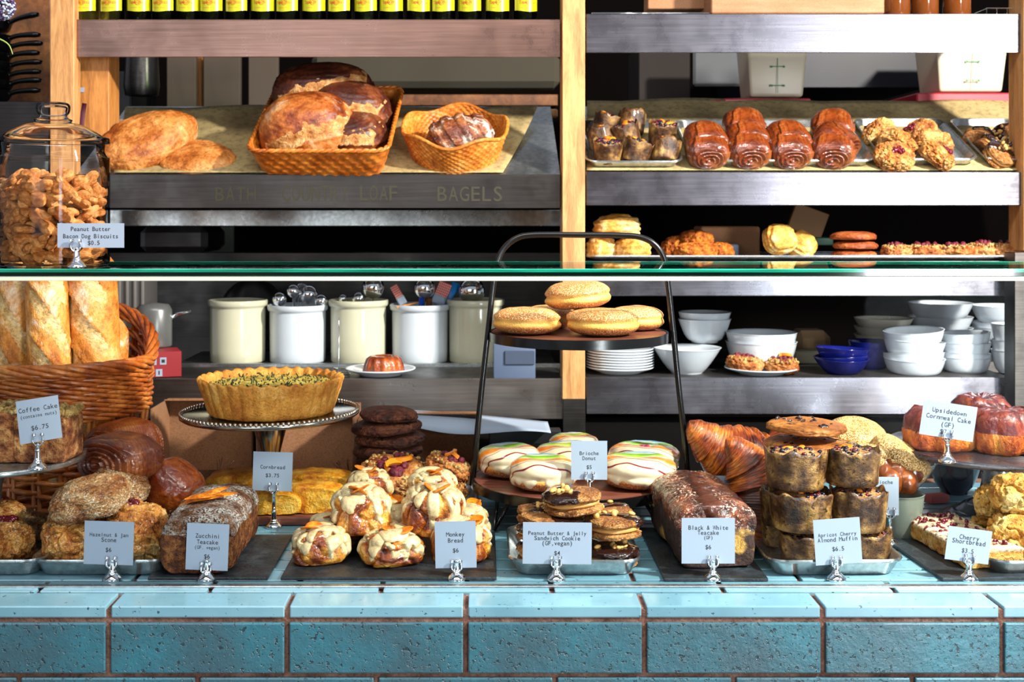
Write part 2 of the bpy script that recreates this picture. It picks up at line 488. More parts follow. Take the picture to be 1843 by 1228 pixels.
_ico = {}
def ico(n):
    if n not in _ico:
        b = bmesh.new()
        bmesh.ops.create_icosphere(b, subdivisions=n, radius=1)
        _ico[n] = (np.array([v.co[:] for v in b.verts]), [tuple(v.index for v in f.verts) for f in b.faces])
        b.free()
    return _ico[n][0].copy(), _ico[n][1]

class MB:
    def __init__(s):
        s.v, s.f, s.n = [], [], 0
        s.attr = []
    def add(s, v, f, mat=None, attr=None):
        v = np.asarray(v, float)
        if mat is not None:
            M = np.array(mat)
            v = v @ M[:3, :3].T + M[:3, 3]
        s.v.append(v)
        s.f += [tuple(i + s.n for i in q) for q in f]
        s.n += len(v)
        s.attr.append(np.zeros((len(v), 3)) if attr is None else attr)
        return s
    def mesh(s, name, mat=None, smooth=True):
        me = bpy.data.meshes.new(name)
        v = np.concatenate(s.v)
        me.from_pydata([tuple(x) for x in v.tolist()], [], s.f)
        if any(a.any() for a in s.attr):
            at = me.attributes.new('lamina', 'FLOAT_VECTOR', 'POINT')
            at.data.foreach_set('vector', np.concatenate(s.attr).ravel())
        if smooth is True:
            me.polygons.foreach_set('use_smooth', [True] * len(me.polygons))
        me.update()
        if smooth == 'auto':
            me.polygons.foreach_set('use_smooth', [True] * len(me.polygons))
            me.set_sharp_from_angle(angle=math.radians(38))
        if mat:
            me.materials.append(T[mat] if isinstance(mat, str) else mat)
        return me
def TR(x=0, y=0, z=0, rx=0, ry=0, rz=0, s=1):
    S = Matrix.Diagonal((*(s if isinstance(s, (tuple, list)) else (s, s, s)), 1))
    return Matrix.Translation((x, y, z)) @ Euler((rx, ry, rz)).to_matrix().to_4x4() @ S

def gridfaces(nu, nv, wu=False, wv=False):
    f = []
    for i in range(nu if wu else nu - 1):
        for j in range(nv if wv else nv - 1):
            a, b = i, (i + 1) % nu
            c, d = j, (j + 1) % nv
            f.append((a * nv + c, b * nv + c, b * nv + d, a * nv + d))
    return f
def lathe(prof, seg=48, mod=None):
    """prof: (radius, height) from the bottom up the outside; mod(theta, r, z) may bend it."""
    pr = np.array(prof, float)
    th = np.linspace(0, 2 * PI, seg, endpoint=False)
    R = pr[:, 0][None, :] * np.ones((seg, 1))
    Z = pr[:, 1][None, :] * np.ones((seg, 1))
    TH = th[:, None] * np.ones((1, len(pr)))
    if mod:
        R, Z = mod(TH, R, Z)
    v = np.stack([R * np.cos(TH), R * np.sin(TH), Z], -1).reshape(-1, 3)
    return v, gridfaces(seg, len(pr), True, False)
def cr(pts, n=60):
    """Smooth curve through a list of points."""
    A = np.array([tuple(p) for p in pts], float)
    out = []
    for t in np.linspace(0, len(A) - 1, n):
        i = int(min(t, len(A) - 2)); f = t - i
        p0, p1, p2, p3 = A[max(i - 1, 0)], A[i], A[i + 1], A[min(i + 2, len(A) - 1)]
        out.append(tuple(.5 * ((2 * p1) + (-p0 + p2) * f + (2 * p0 - 5 * p1 + 4 * p2 - p3) * f ** 2 + (-p0 + 3 * p1 - 3 * p2 + p3) * f ** 3)))
    return [(max(q[0], .0001), *q[1:]) for q in out] if A.shape[1] == 2 else out
def tube(pts, r, seg=8, closed=False, caps=True, sx=1, sy=1):
    p = np.array([tuple(x) for x in pts], float)
    n = len(p)
    r = np.ones(n) * r
    if closed:
        t = np.roll(p, -1, 0) - np.roll(p, 1, 0)
    else:
        t = np.gradient(p, axis=0)
    t /= np.linalg.norm(t, axis=1)[:, None] + 1e-12
    up = np.array([0, 0, 1.0]) if abs(t[0, 2]) < .9 else np.array([0, 1.0, 0])
    N = np.zeros_like(p)
    a = np.cross(t[0], up); a /= np.linalg.norm(a)
    for i in range(n):
        a = a - t[i] * a.dot(t[i])
        a /= np.linalg.norm(a) + 1e-12
        N[i] = a
    B = np.cross(t, N)
    th = np.linspace(0, 2 * PI, seg, endpoint=False)
    v = p[:, None, :] + (N[:, None, :] * np.cos(th)[None, :, None] * sx + B[:, None, :] * np.sin(th)[None, :, None] * sy) * r[:, None, None]
    v = v.reshape(-1, 3)
    f = [q[::-1] for q in gridfaces(n, seg, closed, True)]
    if caps and not closed:
        f.append(tuple(range(seg)))
        f.append(tuple(range((n - 1) * seg, n * seg))[::-1])
    return v, f
def box(w, d, h, bev=.002, seg=1, z0=0):
    b = bmesh.new()
    bmesh.ops.create_cube(b, size=1)
    for q in b.verts:
        q.co = Vector((q.co.x * w, q.co.y * d, (q.co.z + .5) * h + z0))
    if bev:
        bmesh.ops.bevel(b, geom=list(b.edges), offset=bev, segments=seg, profile=.6, affect='EDGES', clamp_overlap=True)
    b.verts.index_update()
    v = np.array([q.co[:] for q in b.verts]); f = [tuple(q.index for q in x.verts) for x in b.faces]
    b.free()
    return v, f
def prism(poly, depth, axis='y'):
    """Extrude a polygon given in x,z along y."""
    n = len(poly)
    v = [(x, -depth / 2, z) for x, z in poly] + [(x, depth / 2, z) for x, z in poly]
    f = [tuple(range(n)), tuple(range(2 * n - 1, n - 1, -1))]
    f += [(i, i + n, (i + 1) % n + n, (i + 1) % n) for i in range(n)]
    return np.array(v), f
def sgn(a, e):
    return np.sign(a) * np.abs(a) ** e
def blob(w, d, h, e=.9, amp=.05, freq=2.2, seed=0, flat=.35, sub=5, octv=4, crack=0, ez=None, rough=.014):
    """A baked lump w wide, d deep, h high standing on z=0, its belly flattened."""
    u, f = ico(sub)
    s = sgn(u, e)
    if ez:
        s[:, 2] = sgn(u[:, 2], ez)
    dsp = 1 + amp * fbm(u, freq, octv, seed)
    if crack:
        c = 1 - np.abs(fbm(u, freq * 1.3, 2, seed + 9)) * 5
        dsp -= crack * np.clip(c, 0, 1)
    dsp = dsp + rough * fbm(u, freq * 4.5, 3, seed + 21, .7)
    s = s * dsp[:, None]
    z = s[:, 2]
    lo = -1 + flat * 1.0
    z = np.where(z < lo, lo + (z - lo) * .08, z)
    z = (z - z.min()) / (z.max() - z.min())
    v = np.stack([s[:, 0] * w / 2, s[:, 1] * d / 2, z * h], -1)
    return v, f
def vnorm(v, f):
    F_ = np.array([q[:3] for q in f])
    a, b, c = v[F_[:, 0]], v[F_[:, 1]], v[F_[:, 2]]
    n = np.cross(b - a, c - a)
    N = np.zeros_like(v)
    for k in range(3):
        np.add.at(N, F_[:, k], n)
    return N / (np.linalg.norm(N, axis=1)[:, None] + 1e-12)
def coat(v, f, s, thick, eps=.0008):
    """Icing: the surface where s>0 lifted outwards, its rim sunk into the cake."""
    n = vnorm(v, f)
    v2 = v + n * (thick * np.clip(s, 0, 1) ** .5 - eps)[:, None]
    keep = [q for q in f if max(s[i] for i in q) > 0]
    used = sorted({i for q in keep for i in q})
    mp = {a: i for i, a in enumerate(used)}
    return v2[used], [tuple(mp[i] for i in q) for q in keep]

# ------------------------------------------------------------------ objects
def tag(o, label, cat, group=None):
    o['label'] = label
    o['category'] = cat
    if group:
        o['group'] = group
    return o
def root(name, label, cat, loc=(0, 0, 0), rot=(0, 0, 0), group=None, scale=None):
    o = bpy.data.objects.new(name, None)
    o.empty_display_size = .05
    COL.objects.link(o)
    o.location = loc
    o.rotation_euler = rot
    if scale:
        o.scale = scale
    return tag(o, label, cat, group)
def ob(name, me, parent=None, loc=None, rot=None):
    o = bpy.data.objects.new(name, me)
    COL.objects.link(o)
    if parent:
        o.parent = parent
    if loc is not None:
        o.location = loc
    if rot is not None:
        o.rotation_euler = rot
    return o
def solo(name, me, label, cat, loc=(0, 0, 0), rot=(0, 0, 0), group=None, scale=None):
    o = tag(ob(name, me), label, cat, group)
    o.location = loc
    o.rotation_euler = rot
    if scale:
        o.scale = scale if isinstance(scale, (tuple, list)) else (scale,) * 3
    return o
def struct(name, me, loc=None, rot=None):
    o = ob(name, me, None, loc, rot)
    o['kind'] = 'structure'
    return o
def one(name, geo, mat, smooth=True):
    return MB().add(*geo).mesh(name, mat, smooth)
def kids(o):
    return [c for c in bpy.data.objects if c.parent == o]
def copy_tree(o, parent=None):
    c = o.copy()
    COL.objects.link(c)
    c.parent = parent
    for ch in kids(o):
        copy_tree(ch, c)
    return c
_proto = {}
def put(key, make, label, cat, loc, rot=(0, 0, 0), group=None, scale=None):
    """The first call moves the prototype itself, later ones copy it and its parts."""
    if key not in _proto:
        o = _proto[key] = make()
    else:
        o = copy_tree(_proto[key])
    o.location, o.rotation_euler = loc, rot
    o.scale = (scale if isinstance(scale, (tuple, list)) else (scale,) * 3) if scale else (1, 1, 1)
    tag(o, label, cat, group)
    return o
def parts(name, *ps):
    """An Empty with (part name, mesh) children."""
    def mk():
        r = bpy.data.objects.new(name, None)
        COL.objects.link(r)
        for pn, me in ps:
            ob(pn, me, r)
        return r
    return mk

# ------------------------------------------------------------------ lettering (evenly pitched glyphs)
_gl = {}
def glyph(ch):
    if ch not in _gl:
        cu = bpy.data.curves.new('glyph', 'FONT')
        cu.body = ch
        cu.size = 1
        cu.offset = 0 if ch in 'MWmw' else .008
        cu.resolution_u = 3
        o = bpy.data.objects.new('glyph', cu)
        COL.objects.link(o)
        dg = bpy.context.evaluated_depsgraph_get()
        me = bpy.data.meshes.new_from_object(o.evaluated_get(dg))
        v = np.array([q.co[:] for q in me.vertices]) if len(me.vertices) else np.zeros((0, 3))
        f = [tuple(p.vertices) for p in me.polygons]
        bpy.data.objects.remove(o)
        bpy.data.meshes.remove(me)
        bpy.data.curves.remove(cu)
        _gl[ch] = (v, f)
    return _gl[ch]
def lettering(lines, mat, y=-.0006):
    """lines: (text, pitch, capheight, centre x, baseline z) -> mesh in the xz plane facing -y."""
    b = MB()
    for text, pitch, cap, cx, z in lines:
        x0 = cx - pitch * (len(text) - 1) / 2
        for i, ch in enumerate(text):
            if ch == ' ':
                continue
            v, f = glyph(ch)
            if not len(v):
                continue
            s = cap / .72
            wd = v[:, 0].max() - v[:, 0].min()
            mid = (v[:, 0].max() + v[:, 0].min()) / 2
            sx = min(s, pitch * (1.0 if ch in 'MWmw' else .86) / max(wd, .01))
            if ch in 'iltjI1!':
                sx = s
            b.add(np.stack([(v[:, 0] - mid) * sx + x0 + i * pitch, np.full(len(v), y), v[:, 1] * s + z], -1), f)
    return b.mesh('lettering', mat, False)

# ------------------------------------------------------------------ price card on a chrome clip stand
def stand_mesh():
    b = MB()
    b.add(*lathe([(.0001, 0)] + cr([(.0165, 0), (.017, .0015), (.0165, .004), (.013, .008), (.0085, .012), (.0075, .015), (.0058, .018), (.005, .03), (.0055, .034), (.003, .036)], 40) + [(.0001, .036)], 32))
    return b.mesh('base', 'chrome')
def clip_mesh(s):
    b = MB()
    b.add(*tube(cr([(s * .0012, -.0012, .0290), (s * .0050, -.0018, .0315), (s * .0085, -.0020, .0360), (s * .0088, -.0020, .0420), (s * .0066, -.0020, .0470)], 22),
                np.interp(np.linspace(0, 1, 22), [0, .2, .5, .8, 1], [.0022, .0036, .0056, .0040, .0020]), 12, sy=.34))
    b.add(*tube([(s * .0040, -.0030, .0478), (s * .0098, -.0030, .0478)], .0019, 10))
    b.add(*tube([(s * .0040, -.0030, .0505), (s * .0098, -.0030, .0500)], .0012, 8))
    b.add(*tube([(s * .0068, -.0028, .0470), (s * .0068, -.0030, .0505)], .0016, 8))
    return b.mesh('clip', 'chrome')
_stand, _clips = stand_mesh(), (clip_mesh(-1), clip_mesh(1))
def card(label, px, foot, box_, D, lines, yaw=0, roll=0, zfoot=CT, name='price_card_stand', sc=1.0):
    """box_: card x0,x1,y0,y1 in pixels; lines: (text, pixel centre y, kind)."""
    p = P(px, foot, D)
    p.z = zfoot
    r = root(name, label, 'price card', p, (0, 0, yaw), 'price cards on chrome clip stands')
    ob('base', _stand, r).scale = (sc, sc, sc)
    x0, x1, y0, y1 = box_
    wd, ht = m(x1 - x0, D) / max(.5, math.cos(yaw)), m(y1 - y0, D)
    cx, cz = m((x0 + x1) / 2 - px, D), CZ - ((y0 + y1) / 2 - Y0) * D / F - zfoot
    c = ob('card', one('card', box(wd, .0008, ht, 0, z0=-ht / 2), 'cardface', False), r, (cx, .0014, cz), (0, roll, 0))
    L = []
    for text, py, kind in lines:
        pitch = {0: 5.55, 1: 4.2, 2: 6.1, 3: 5.0}[kind] * D / F
        cap = {0: 8.0, 1: 6.2, 2: 8.6, 3: 7.0}[kind] * D / F
        L.append((text, pitch, cap, 0, m((y0 + y1) / 2 - py, D) - cap / 2))
    if L:
        ob('lettering', lettering(L, 'ink'), c)
    for q in _clips:
        o = ob('clip', q, r)
        o.scale = (sc, sc, sc)
    # the stem is drawn out so that the clip grips the card's lower edge
    want = cz - ht / 2 + m(15, D)
    k = want - .0510 * sc
    if abs(k) > .001:
        for o in kids(r):
            if o.name.startswith('clip'):
                o.location.z = k
        ob('stem', one('stem', tube([(0, 0, .02), (0, 0, max(.03, .034 * sc + k))], .0042, 12), 'chrome'), r)
    return r

# ------------------------------------------------------------------ sheet pan
def pan_mesh(w, d, h, rim=.006, flare=.012, r=.03):
    def loop(ww, dd, rr, z, n=9):
        pts = []
        for cx, cy, a0 in ((1, 1, 0), (-1, 1, 90), (-1, -1, 180), (1, -1, 270)):
            for k in range(n):
                a = math.radians(a0 + 90 * k / (n - 1))
                pts.append((cx * (ww / 2 - rr) + rr * math.cos(a), cy * (dd / 2 - rr) + rr * math.sin(a), z))
        return pts
    L = [loop(w - 2 * flare - .02, d - 2 * flare - .02, r * .4, .0012), loop(w - 2 * flare, d - 2 * flare, r * .6, .003), loop(w - .004, d - .004, r, h - .002),
         loop(w, d, r, h), loop(w + rim, d + rim, r, h + .001), loop(w + rim * 1.5, d + rim * 1.5, r, h - .002), loop(w + rim, d + rim, r, h - .005),
         loop(w - .001, d - .001, r, h - .004), loop(w - 2 * flare + .002, d - 2 * flare + .002, r * .6, .001), loop(w - 2 * flare - .02, d - 2 * flare - .02, r * .4, 0)]
    n = len(L[0])
    v = np.array([q for l in L for q in l])
    f = []
    for i in range(len(L) - 1):
        for j in range(n):
            f.append((i * n + j, (i + 1) * n + j, (i + 1) * n + (j + 1) % n, i * n + (j + 1) % n))
    f.append(tuple(range(n)))
    f.append(tuple(range((len(L) - 1) * n, len(L) * n))[::-1])
    return v, f
def pan(x0, x1, rimy, D, depth, label, h=.028, loc=None, rot=(0, 0, 0), group=None, rz=0, mat='alu'):
    wd = m(x1 - x0, D)
    me = one('baking_tray', pan_mesh(wd - .009, depth, h), mat, 'auto')
    if loc is None:
        loc = P((x0 + x1) / 2, rimy, D)
        loc.z = CT
        loc.y = D + depth / 2
        loc.x += 0
        rot = (0, 0, rz)
    return solo('baking_tray', me, label, 'tray', loc, rot, group)

# ------------------------------------------------------------------ baked goods
def g_loaf(w, d, h, dome=.25, seed=0, amp=.02, nu=90, nv=110, ridge=0, ridges=9, top_split=0, taper=.06, e=5.0):
    """A tin loaf: w wide, d deep, h high; slab sides, domed top; cross-section swept along y."""
    th = np.linspace(0, 2 * PI, nv, endpoint=False)
    t = np.linspace(-1, 1, nu)
    c, s = np.cos(th), np.sin(th)
    rr = (np.abs(c) ** e + np.abs(s) ** e) ** (-1 / e)
    X, Z = c * rr, s * rr
    Tt = np.concatenate([[-1] * 8, t, [1] * 8])
    K = np.concatenate([np.linspace(0.01, .96, 8), np.ones(nu), np.linspace(.96, .01, 8)])
    YY = Tt[:, None] + np.zeros((1, nv))
    edge = np.clip((1 - np.abs(Tt)) / .07, 0, 1)
    rnd = K * (.955 + .045 * np.sqrt(1 - (1 - edge) ** 2))
    XX = X[None, :] * rnd[:, None]
    ZZ = Z[None, :] * rnd[:, None]
    zz = (ZZ + 1) / 2
    up = np.clip(ZZ, 0, 1)
    zz = zz * (1 - dome) + dome * zz * np.clip(1 - XX ** 2, 0, 1) ** .5 * (1 - .35 * np.abs(YY) ** 3)
    XX = XX * (1 - taper + taper * 2 * zz * .8)
    v = np.stack([XX * w / 2, YY * d / 2, zz * h], -1).reshape(-1, 3)
    f = gridfaces(len(Tt), nv, False, True)
    n = vnorm(v, f)
    ds = amp * h * fbm(v / h, 3.2, 4, seed) * 1.6
    if ridge:
        side = np.abs(n[:, 0])
        ds += ridge * side * (np.abs(np.sin((v[:, 1] / d + .5) * PI * ridges + 1.2 * fbm(v / h, 2, 2, seed + 3))) ** .5 - .6)
    v = v + n * ds[:, None]
    v[:, 2] = np.maximum(v[:, 2], 0)
    if n.mean(0)[2] < -9:
        pass
    return v, f
def g_donut(r=.055, h=.04, seed=0, dimple=.2, sub=96, sq=.62, fold=.03):
    a = np.linspace(-PI / 2, PI / 2, 40)
    prof = []
    for q in a:
        x = math.cos(q) ** sq
        z = math.copysign(abs(math.sin(q)) ** .85, math.sin(q))
        prof.append((r * x, z))
    pr = np.array(prof)
    def mod(TH, R, Z):
        k = R / r
        waist = 1 - .05 * np.exp(-(Z / .22) ** 2)
        Zz = Z.copy()
        Zz = Zz * (1 - dimple * np.exp(-(k / .35) ** 2))
        q = np.stack([np.cos(TH) * k, np.sin(TH) * k, Z], -1).reshape(-1, 3)
        n_ = fbm(q, 1.6, 3, seed).reshape(R.shape)
        cr = 1 + .05 * n_
        crease = fold * np.exp(-((Z - .05 - .12 * fbm(q, 2.2, 2, seed + 5).reshape(R.shape)) / .07) ** 2)
        return R * waist * (cr - crease), (Zz + .98) * h / 2 * (1 + .06 * n_)
    v, f = lathe(pr, sub, mod)
    v[:, 2] = np.maximum(v[:, 2], 0)
    return v, f
def drip_mask(v, h, lvl, amp, freq, seed, cen=(0, 0)):
    th = np.arctan2(v[:, 1] - cen[1], v[:, 0] - cen[0])
    q = np.stack([np.cos(th), np.sin(th), np.zeros_like(th)], -1)
    edge = lvl - amp * np.clip(fbm(q, freq, 2, seed) * 2.0 + .2, -.5, 1.0)
    return np.clip((v[:, 2] / h - edge) / .12, 0, 1) * (v[:, 2] / h > edge)
def g_roll(w, d, h, seed=0, spiral=5, groove=.035, flaps=3, sub=6):
    """Rolled laminated bun: axis along y, coils on its ends."""
    u, f = ico(sub)
    s = sgn(u, .85)
    s[:, 1] = sgn(u[:, 1], .62)
    th = np.arctan2(u[:, 2], u[:, 0]); rad = np.sqrt(u[:, 0] ** 2 + u[:, 2] ** 2)
    ph = (rad * spiral * (1 + .1 * fbm(u, 1.5, 2, seed)) + th / (2 * PI)) % 1
    end = np.clip(np.abs(u[:, 1]) * 1.4 - .35, 0, 1)
    g = 1 + groove * end * (ph - .5) * 2.2
    fl = ((th / (2 * PI) * flaps + .35 * u[:, 1] + .12 * fbm(u, 2, 2, seed + 4)) % 1)
    g += .07 * (1 - end) * (fl ** 2)
    g += .03 * fbm(u, 2.5, 3, seed)
    s = s * g[:, None]
    z = s[:, 2]
    lo = -.72
    z = np.where(z < lo, lo + (z - lo) * .1, z)
    z = (z - z.min()) / (z.max() - z.min())
    return np.stack([s[:, 0] * w / 2, s[:, 1] * d / 2, z * h], -1), f
def g_croissant(L=.16, r=.036, bend=1.7, seed=0, nu=210, nv=44, segs=7):
    t = np.linspace(0, 1, nu)
    ang = (t - .5) * bend
    R = L / bend
    cx, cy = R * np.sin(ang), -R * (np.cos(ang) - math.cos(bend / 2)) 
    prof = r * (np.sin(PI * np.clip(t, .0, 1)) ** .75 * .86 + .14) * np.clip(np.sin(PI * t) * 9, 0.02, 1) ** .5
    # stepped wraps, widest in the middle
    k = np.abs(t - .5) * 2
    ph = (k * segs / 2 + .25) % 1
    step = 1 + .13 * (1 - ph) ** .8 * np.clip(1.2 - k, 0, 1) - .05
    TH = np.linspace(0, 2 * PI, nv, endpoint=False)
    skew = .035 * np.sin(TH)[None, :]
    tt = np.clip(t[:, None] + skew * 0, 0, 1)
    k2 = np.abs(tt + .03 * np.cos(TH)[None, :] - .5) * 2
    ph2 = (k2 * segs / 2 + .25) % 1
    step2 = 1 + .24 * (1 - ph2) ** .7 * np.clip(1.25 - k2, 0, 1) - .07
    q = np.stack([t[:, None] * 6 + 0 * TH[None, :], 1.3 * np.cos(TH)[None, :] + 0 * t[:, None], 1.3 * np.sin(TH)[None, :] + 0 * t[:, None]], -1).reshape(-1, 3)
    nz = 1 + .05 * fbm(q, 1.2, 3, seed).reshape(nu, nv)
    fine = 1 + .012 * np.sin(t * 300)[:, None] * np.ones((1, nv))
    RR = prof[:, None] * step2 * nz * fine
    tx, ty = np.cos(ang), np.sin(ang)
    nx, ny = -ty, tx
    X = cx[:, None] + nx[:, None] * RR * np.cos(TH)[None, :]
    Y = cy[:, None] + ny[:, None] * RR * np.cos(TH)[None, :]
    Z = RR * np.sin(TH)[None, :] * .9
    v = np.stack([X, Y, Z], -1).reshape(-1, 3)
    v[:, 2] -= v[:, 2].min() * .8
    v[:, 2] = np.maximum(v[:, 2], 0)
    lam = np.stack([(t[:, None] * 16 + 1.2 * np.cos(TH)[None, :] * .35), .22 * np.cos(TH)[None, :] + 0 * t[:, None], .22 * np.sin(TH)[None, :] + 0 * t[:, None]], -1).reshape(-1, 3)
    return v, [q[::-1] for q in gridfaces(nu, nv, False, True)], lam
def scatter(n, fn, rad, seed, sub=2, squash=(1, 1, .8), jit=.3):
    """n little lumps (berries, nuts, crumbs) at fn(rng) -> (x, y, z)."""
    rg = random.Random(seed)
    b = MB()
    u, f = ico(sub)
    for k in range(n):
        x, y, z = fn(rg)
        r_ = rad * (1 + jit * (rg.random() * 2 - 1))
        M = TR(x, y, z, rg.random() * 6, rg.random() * 6, rg.random() * 6, [r_ * q for q in squash])
        b.add(u, f, M)
    return b
def g_slice(w, h, t, n=14):
    """A wedge-like crescent slice of fruit, lying in xy, t thick."""
    out = [(w / 2 * math.cos(a), h * math.sin(a)) for a in np.linspace(0, PI, n)]
    inn = [(w / 2 * .8 * math.cos(a), h * .35 * math.sin(a)) for a in np.linspace(PI, 0, n)]
    poly = out + inn
    v, f = prism(poly, t)
    M = TR(rx=-PI / 2)
    v = v @ np.array(M)[:3, :3].T
    return v, f

def muffin(seed=0, r=.032, h=.056):
    def mod(TH, R, Z):
        k = Z / h
        wv = .035 * np.sin(TH * 7 + seed) * k + .02 * np.sin(TH * 13 + 2 * seed)
        q = np.stack([np.cos(TH) * 2, np.sin(TH) * 2, k * 1.5], -1).reshape(-1, 3)
        return R * (1 + wv * .6 + .05 * fbm(q, 1.5, 3, seed).reshape(R.shape)), Z * (1 + .05 * np.sin(TH * 5 + seed) * (k > .9) + .035 * np.sin(TH * 11) * (k > .9))
    pr = [(.0005, .0005), (r * .86, .0005), (r * .9, .004)] + [(r * (.9 + .12 * k / 10), .004 + (h - .004) * k / 10) for k in range(1, 11)] + [(r * .99, h), (r * .97, h * .86), (r * .2, h * .84)]
    wrap = one('paper_wrap', lathe(pr, 72, mod), 'paper')
    top = one('crumb', (lambda g: (g[0] + np.array([0, 0, h * .66]), g[1]))(blob(r * 1.84, r * 1.84, h * .36, 1, .10, 3.5, seed, .3, 4)), 'muffincrumb')
    def spot(rg):
        a, q = rg.random() * 6.28, math.sqrt(rg.random()) * r * .82
        return (q * math.cos(a), q * math.sin(a), h * (1.0 - .12 * (q / r) ** 2) + .001)
    be = scatter(34, spot, .0040, seed + 50).mesh('berries', 'blueberry')
    ch = scatter(9, spot, .0045, seed + 60).mesh('cherries', 'cherry')
    ap = MB()
    rg = random.Random(seed)
    for k in range(2):
        a = rg.random() * 6.28
        v, f = blob(.022, .013, .008, 1, .1, 2, seed + k, .3, 3)
        ap.add(v, f, TR(.014 * math.cos(a + k * 2.4), .014 * math.sin(a + k * 2.4), h * .97, .3, .1, a))
    return parts('paper_wrapped_muffin', ('paper_wrap', wrap), ('crumb', top), ('berries', be), ('cherries', ch), ('apricot_piece', ap.mesh('apricot_piece', 'apricot')))
def monkey(w, d, h, seed):
    rg = random.Random(seed)
    b = MB(); ic = MB()
    # knobbly bundle of dough balls baked together: one displaced body
    u, f = ico(6)
    cs = []
    for k in range(26):
        q = Vector((rg.gauss(0, 1), rg.gauss(0, 1), rg.gauss(0, 1))).normalized()
        cs.append(q[:])
    cs = np.array(cs)
    dots = u @ cs.T
    best = np.sort(dots, 1)
    g = best[:, -1]
    gap = best[:, -1] - best[:, -2]
    s = sgn(u, .72)
    dsp = .90 + .16 * (g - .6) / .4 - .10 * np.exp(-(gap / .05) ** 2) + .03 * fbm(u, 4, 3, seed)
    s = s * dsp[:, None]
    z = s[:, 2]
    z = np.where(z < -.7, -.7 + (z + .7) * .1, z)
    z = (z - z.min()) / (z.max() - z.min())
    v = np.stack([s[:, 0] * w / 2 * (1.06 - .12 * z), s[:, 1] * d / 2 * (1.06 - .12 * z), z * h], -1)
    b.add(v, f)
    msk = drip_mask(v, h, .70, .50, 3.2, seed + 2)
    keep = (fbm(v / h, 3.2, 2, seed + 8) < .32)
    ms = msk * keep
    ic.add(*coat(v, f, ms, .0042, .0006))
    sl = MB()
    for k in range(2):
        a = rg.random() * 6.28
        vv, ff = lathe([(.0001, 0), (.0165, 0), (.018, .0014), (.0165, .003), (.0001, .003)], 28)
        sl.add(vv, ff, TR(.022 * math.cos(a + k * 2.2), -.012 + .016 * math.sin(a + k * 2.2), h * (.99 - .05 * k), .42 + .25 * k, .3 * (k - .5), a))
    return parts('monkey_bread', ('dough', b.mesh('dough', 'monkey')), ('icing', ic.mesh('icing', 'icing')), ('orange_slices', sl.mesh('orange_slices', 'orange', 'auto')))
def danish(seed, r=.048, h=.034, fruit='both'):
    v, f = blob(2 * r, 2 * r * .95, h, .9, .18, 2.8, seed, .35, 5, 4, .12, rough=.04)
    k = np.clip(1 - np.sqrt(v[:, 0] ** 2 + v[:, 1] ** 2) / (r * .6), 0, 1)
    v[:, 2] -= k * h * .25 * (v[:, 2] > h * .5)
    ps = [('pastry', one('pastry', (v, f), 'danish'))]
    def spot(rg):
        a, q = rg.random() * 6.28, math.sqrt(rg.random()) * r * .55
        return (q * math.cos(a), q * math.sin(a), h * .84)
    ps.append(('raspberries', scatter(13, spot, .0072, seed + 3, 3, (1, 1, .75)).mesh('raspberries', 'raspberry')))
    def spot2(rg):
        a, q = rg.random() * 6.28, (.55 + .4 * rg.random()) * r
        return (q * math.cos(a), q * math.sin(a), h * (.9 - .2 * (q / r) ** 2))
    ps.append(('streusel', scatter(60, spot2, .0032, seed + 4, 1).mesh('streusel', 'streusel')))
    if fruit == 'both':
        a_ = MB()
        for k_ in range(2):
            a_.add(*g_slice(.036, .014, .006), TR(-.004 + .012 * k_, -.018 * (1 - 2 * k_) * .6, h * 1.0, .35, .2, .4 + 2.6 * k_))
        ps.append(('peach_slice', a_.mesh('peach_slice', 'apricot', 'auto')))
    return parts('fruit_danish', *ps)
def sandwich_cookie(seed, r=.036, h=.034):
    t = h * .42
    def disc(z, sd, mat, nm):
        v, f = blob(2 * r, 2 * r, t, .78, .08, 3.2, sd, .5, 5, rough=.045)
        v[:, 2] += z
        return v, f
    lo, up = disc(0, seed, '', ''), disc(h - t, seed + 1, '', '')
    fill = blob(2 * r * .93, 2 * r * .93, h * .34, .8, .05, 3, seed + 2, .5, 4)
    fill[0][:, 2] += h * .34
    s = np.clip(((up[0][:, 0] * math.cos(seed) + up[0][:, 1] * math.sin(seed)) / r + .1 + .35 * fbm(up[0] / r, 2, 2, seed)) / .1, 0, 1) * (up[0][:, 2] > h * .66 - .008 * np.clip(fbm(up[0] / r, 4, 1, seed + 6) * 3, 0, 1.6))
    ch = coat(*up, s, .0030, .0005)
    def spot(rg):
        a, q = seed + rg.gauss(0, .7), (.1 + .7 * rg.random()) * r
        return (q * math.cos(a), q * math.sin(a), h + .003)
    return parts('sandwich_cookie', ('lower_cookie', one('lower_cookie', lo, 'sandwich')), ('filling', one('filling', fill, 'cream_filling')),
                 ('upper_cookie', one('upper_cookie', up, 'sandwich')), ('chocolate', one('chocolate', ch, 'choc')), ('peanuts', scatter(7, spot, .0050, seed + 9, 2, (1.2, .8, .7)).mesh('peanuts', 'nut')))
def iced_donut(seed):
    g = g_donut(.058, .043, seed, .22, 120, .50, .0)
    v, f = g
    ms = drip_mask(v, .043, .34, .20, 3.6, seed)
    return parts('iced_doughnut', ('dough', one('dough', g, 'donut')), ('icing', one('icing', coat(v, [q for q in f], ms, .0030, .0006), 'rainbow')))
def cookie_mesh(seed, r=.05, h=.016, mat='cookie'):
    return one('cookie', blob(2 * r, 2 * r, h, .8, .07, 2.6, seed, .6, 5, 4, .03), mat)
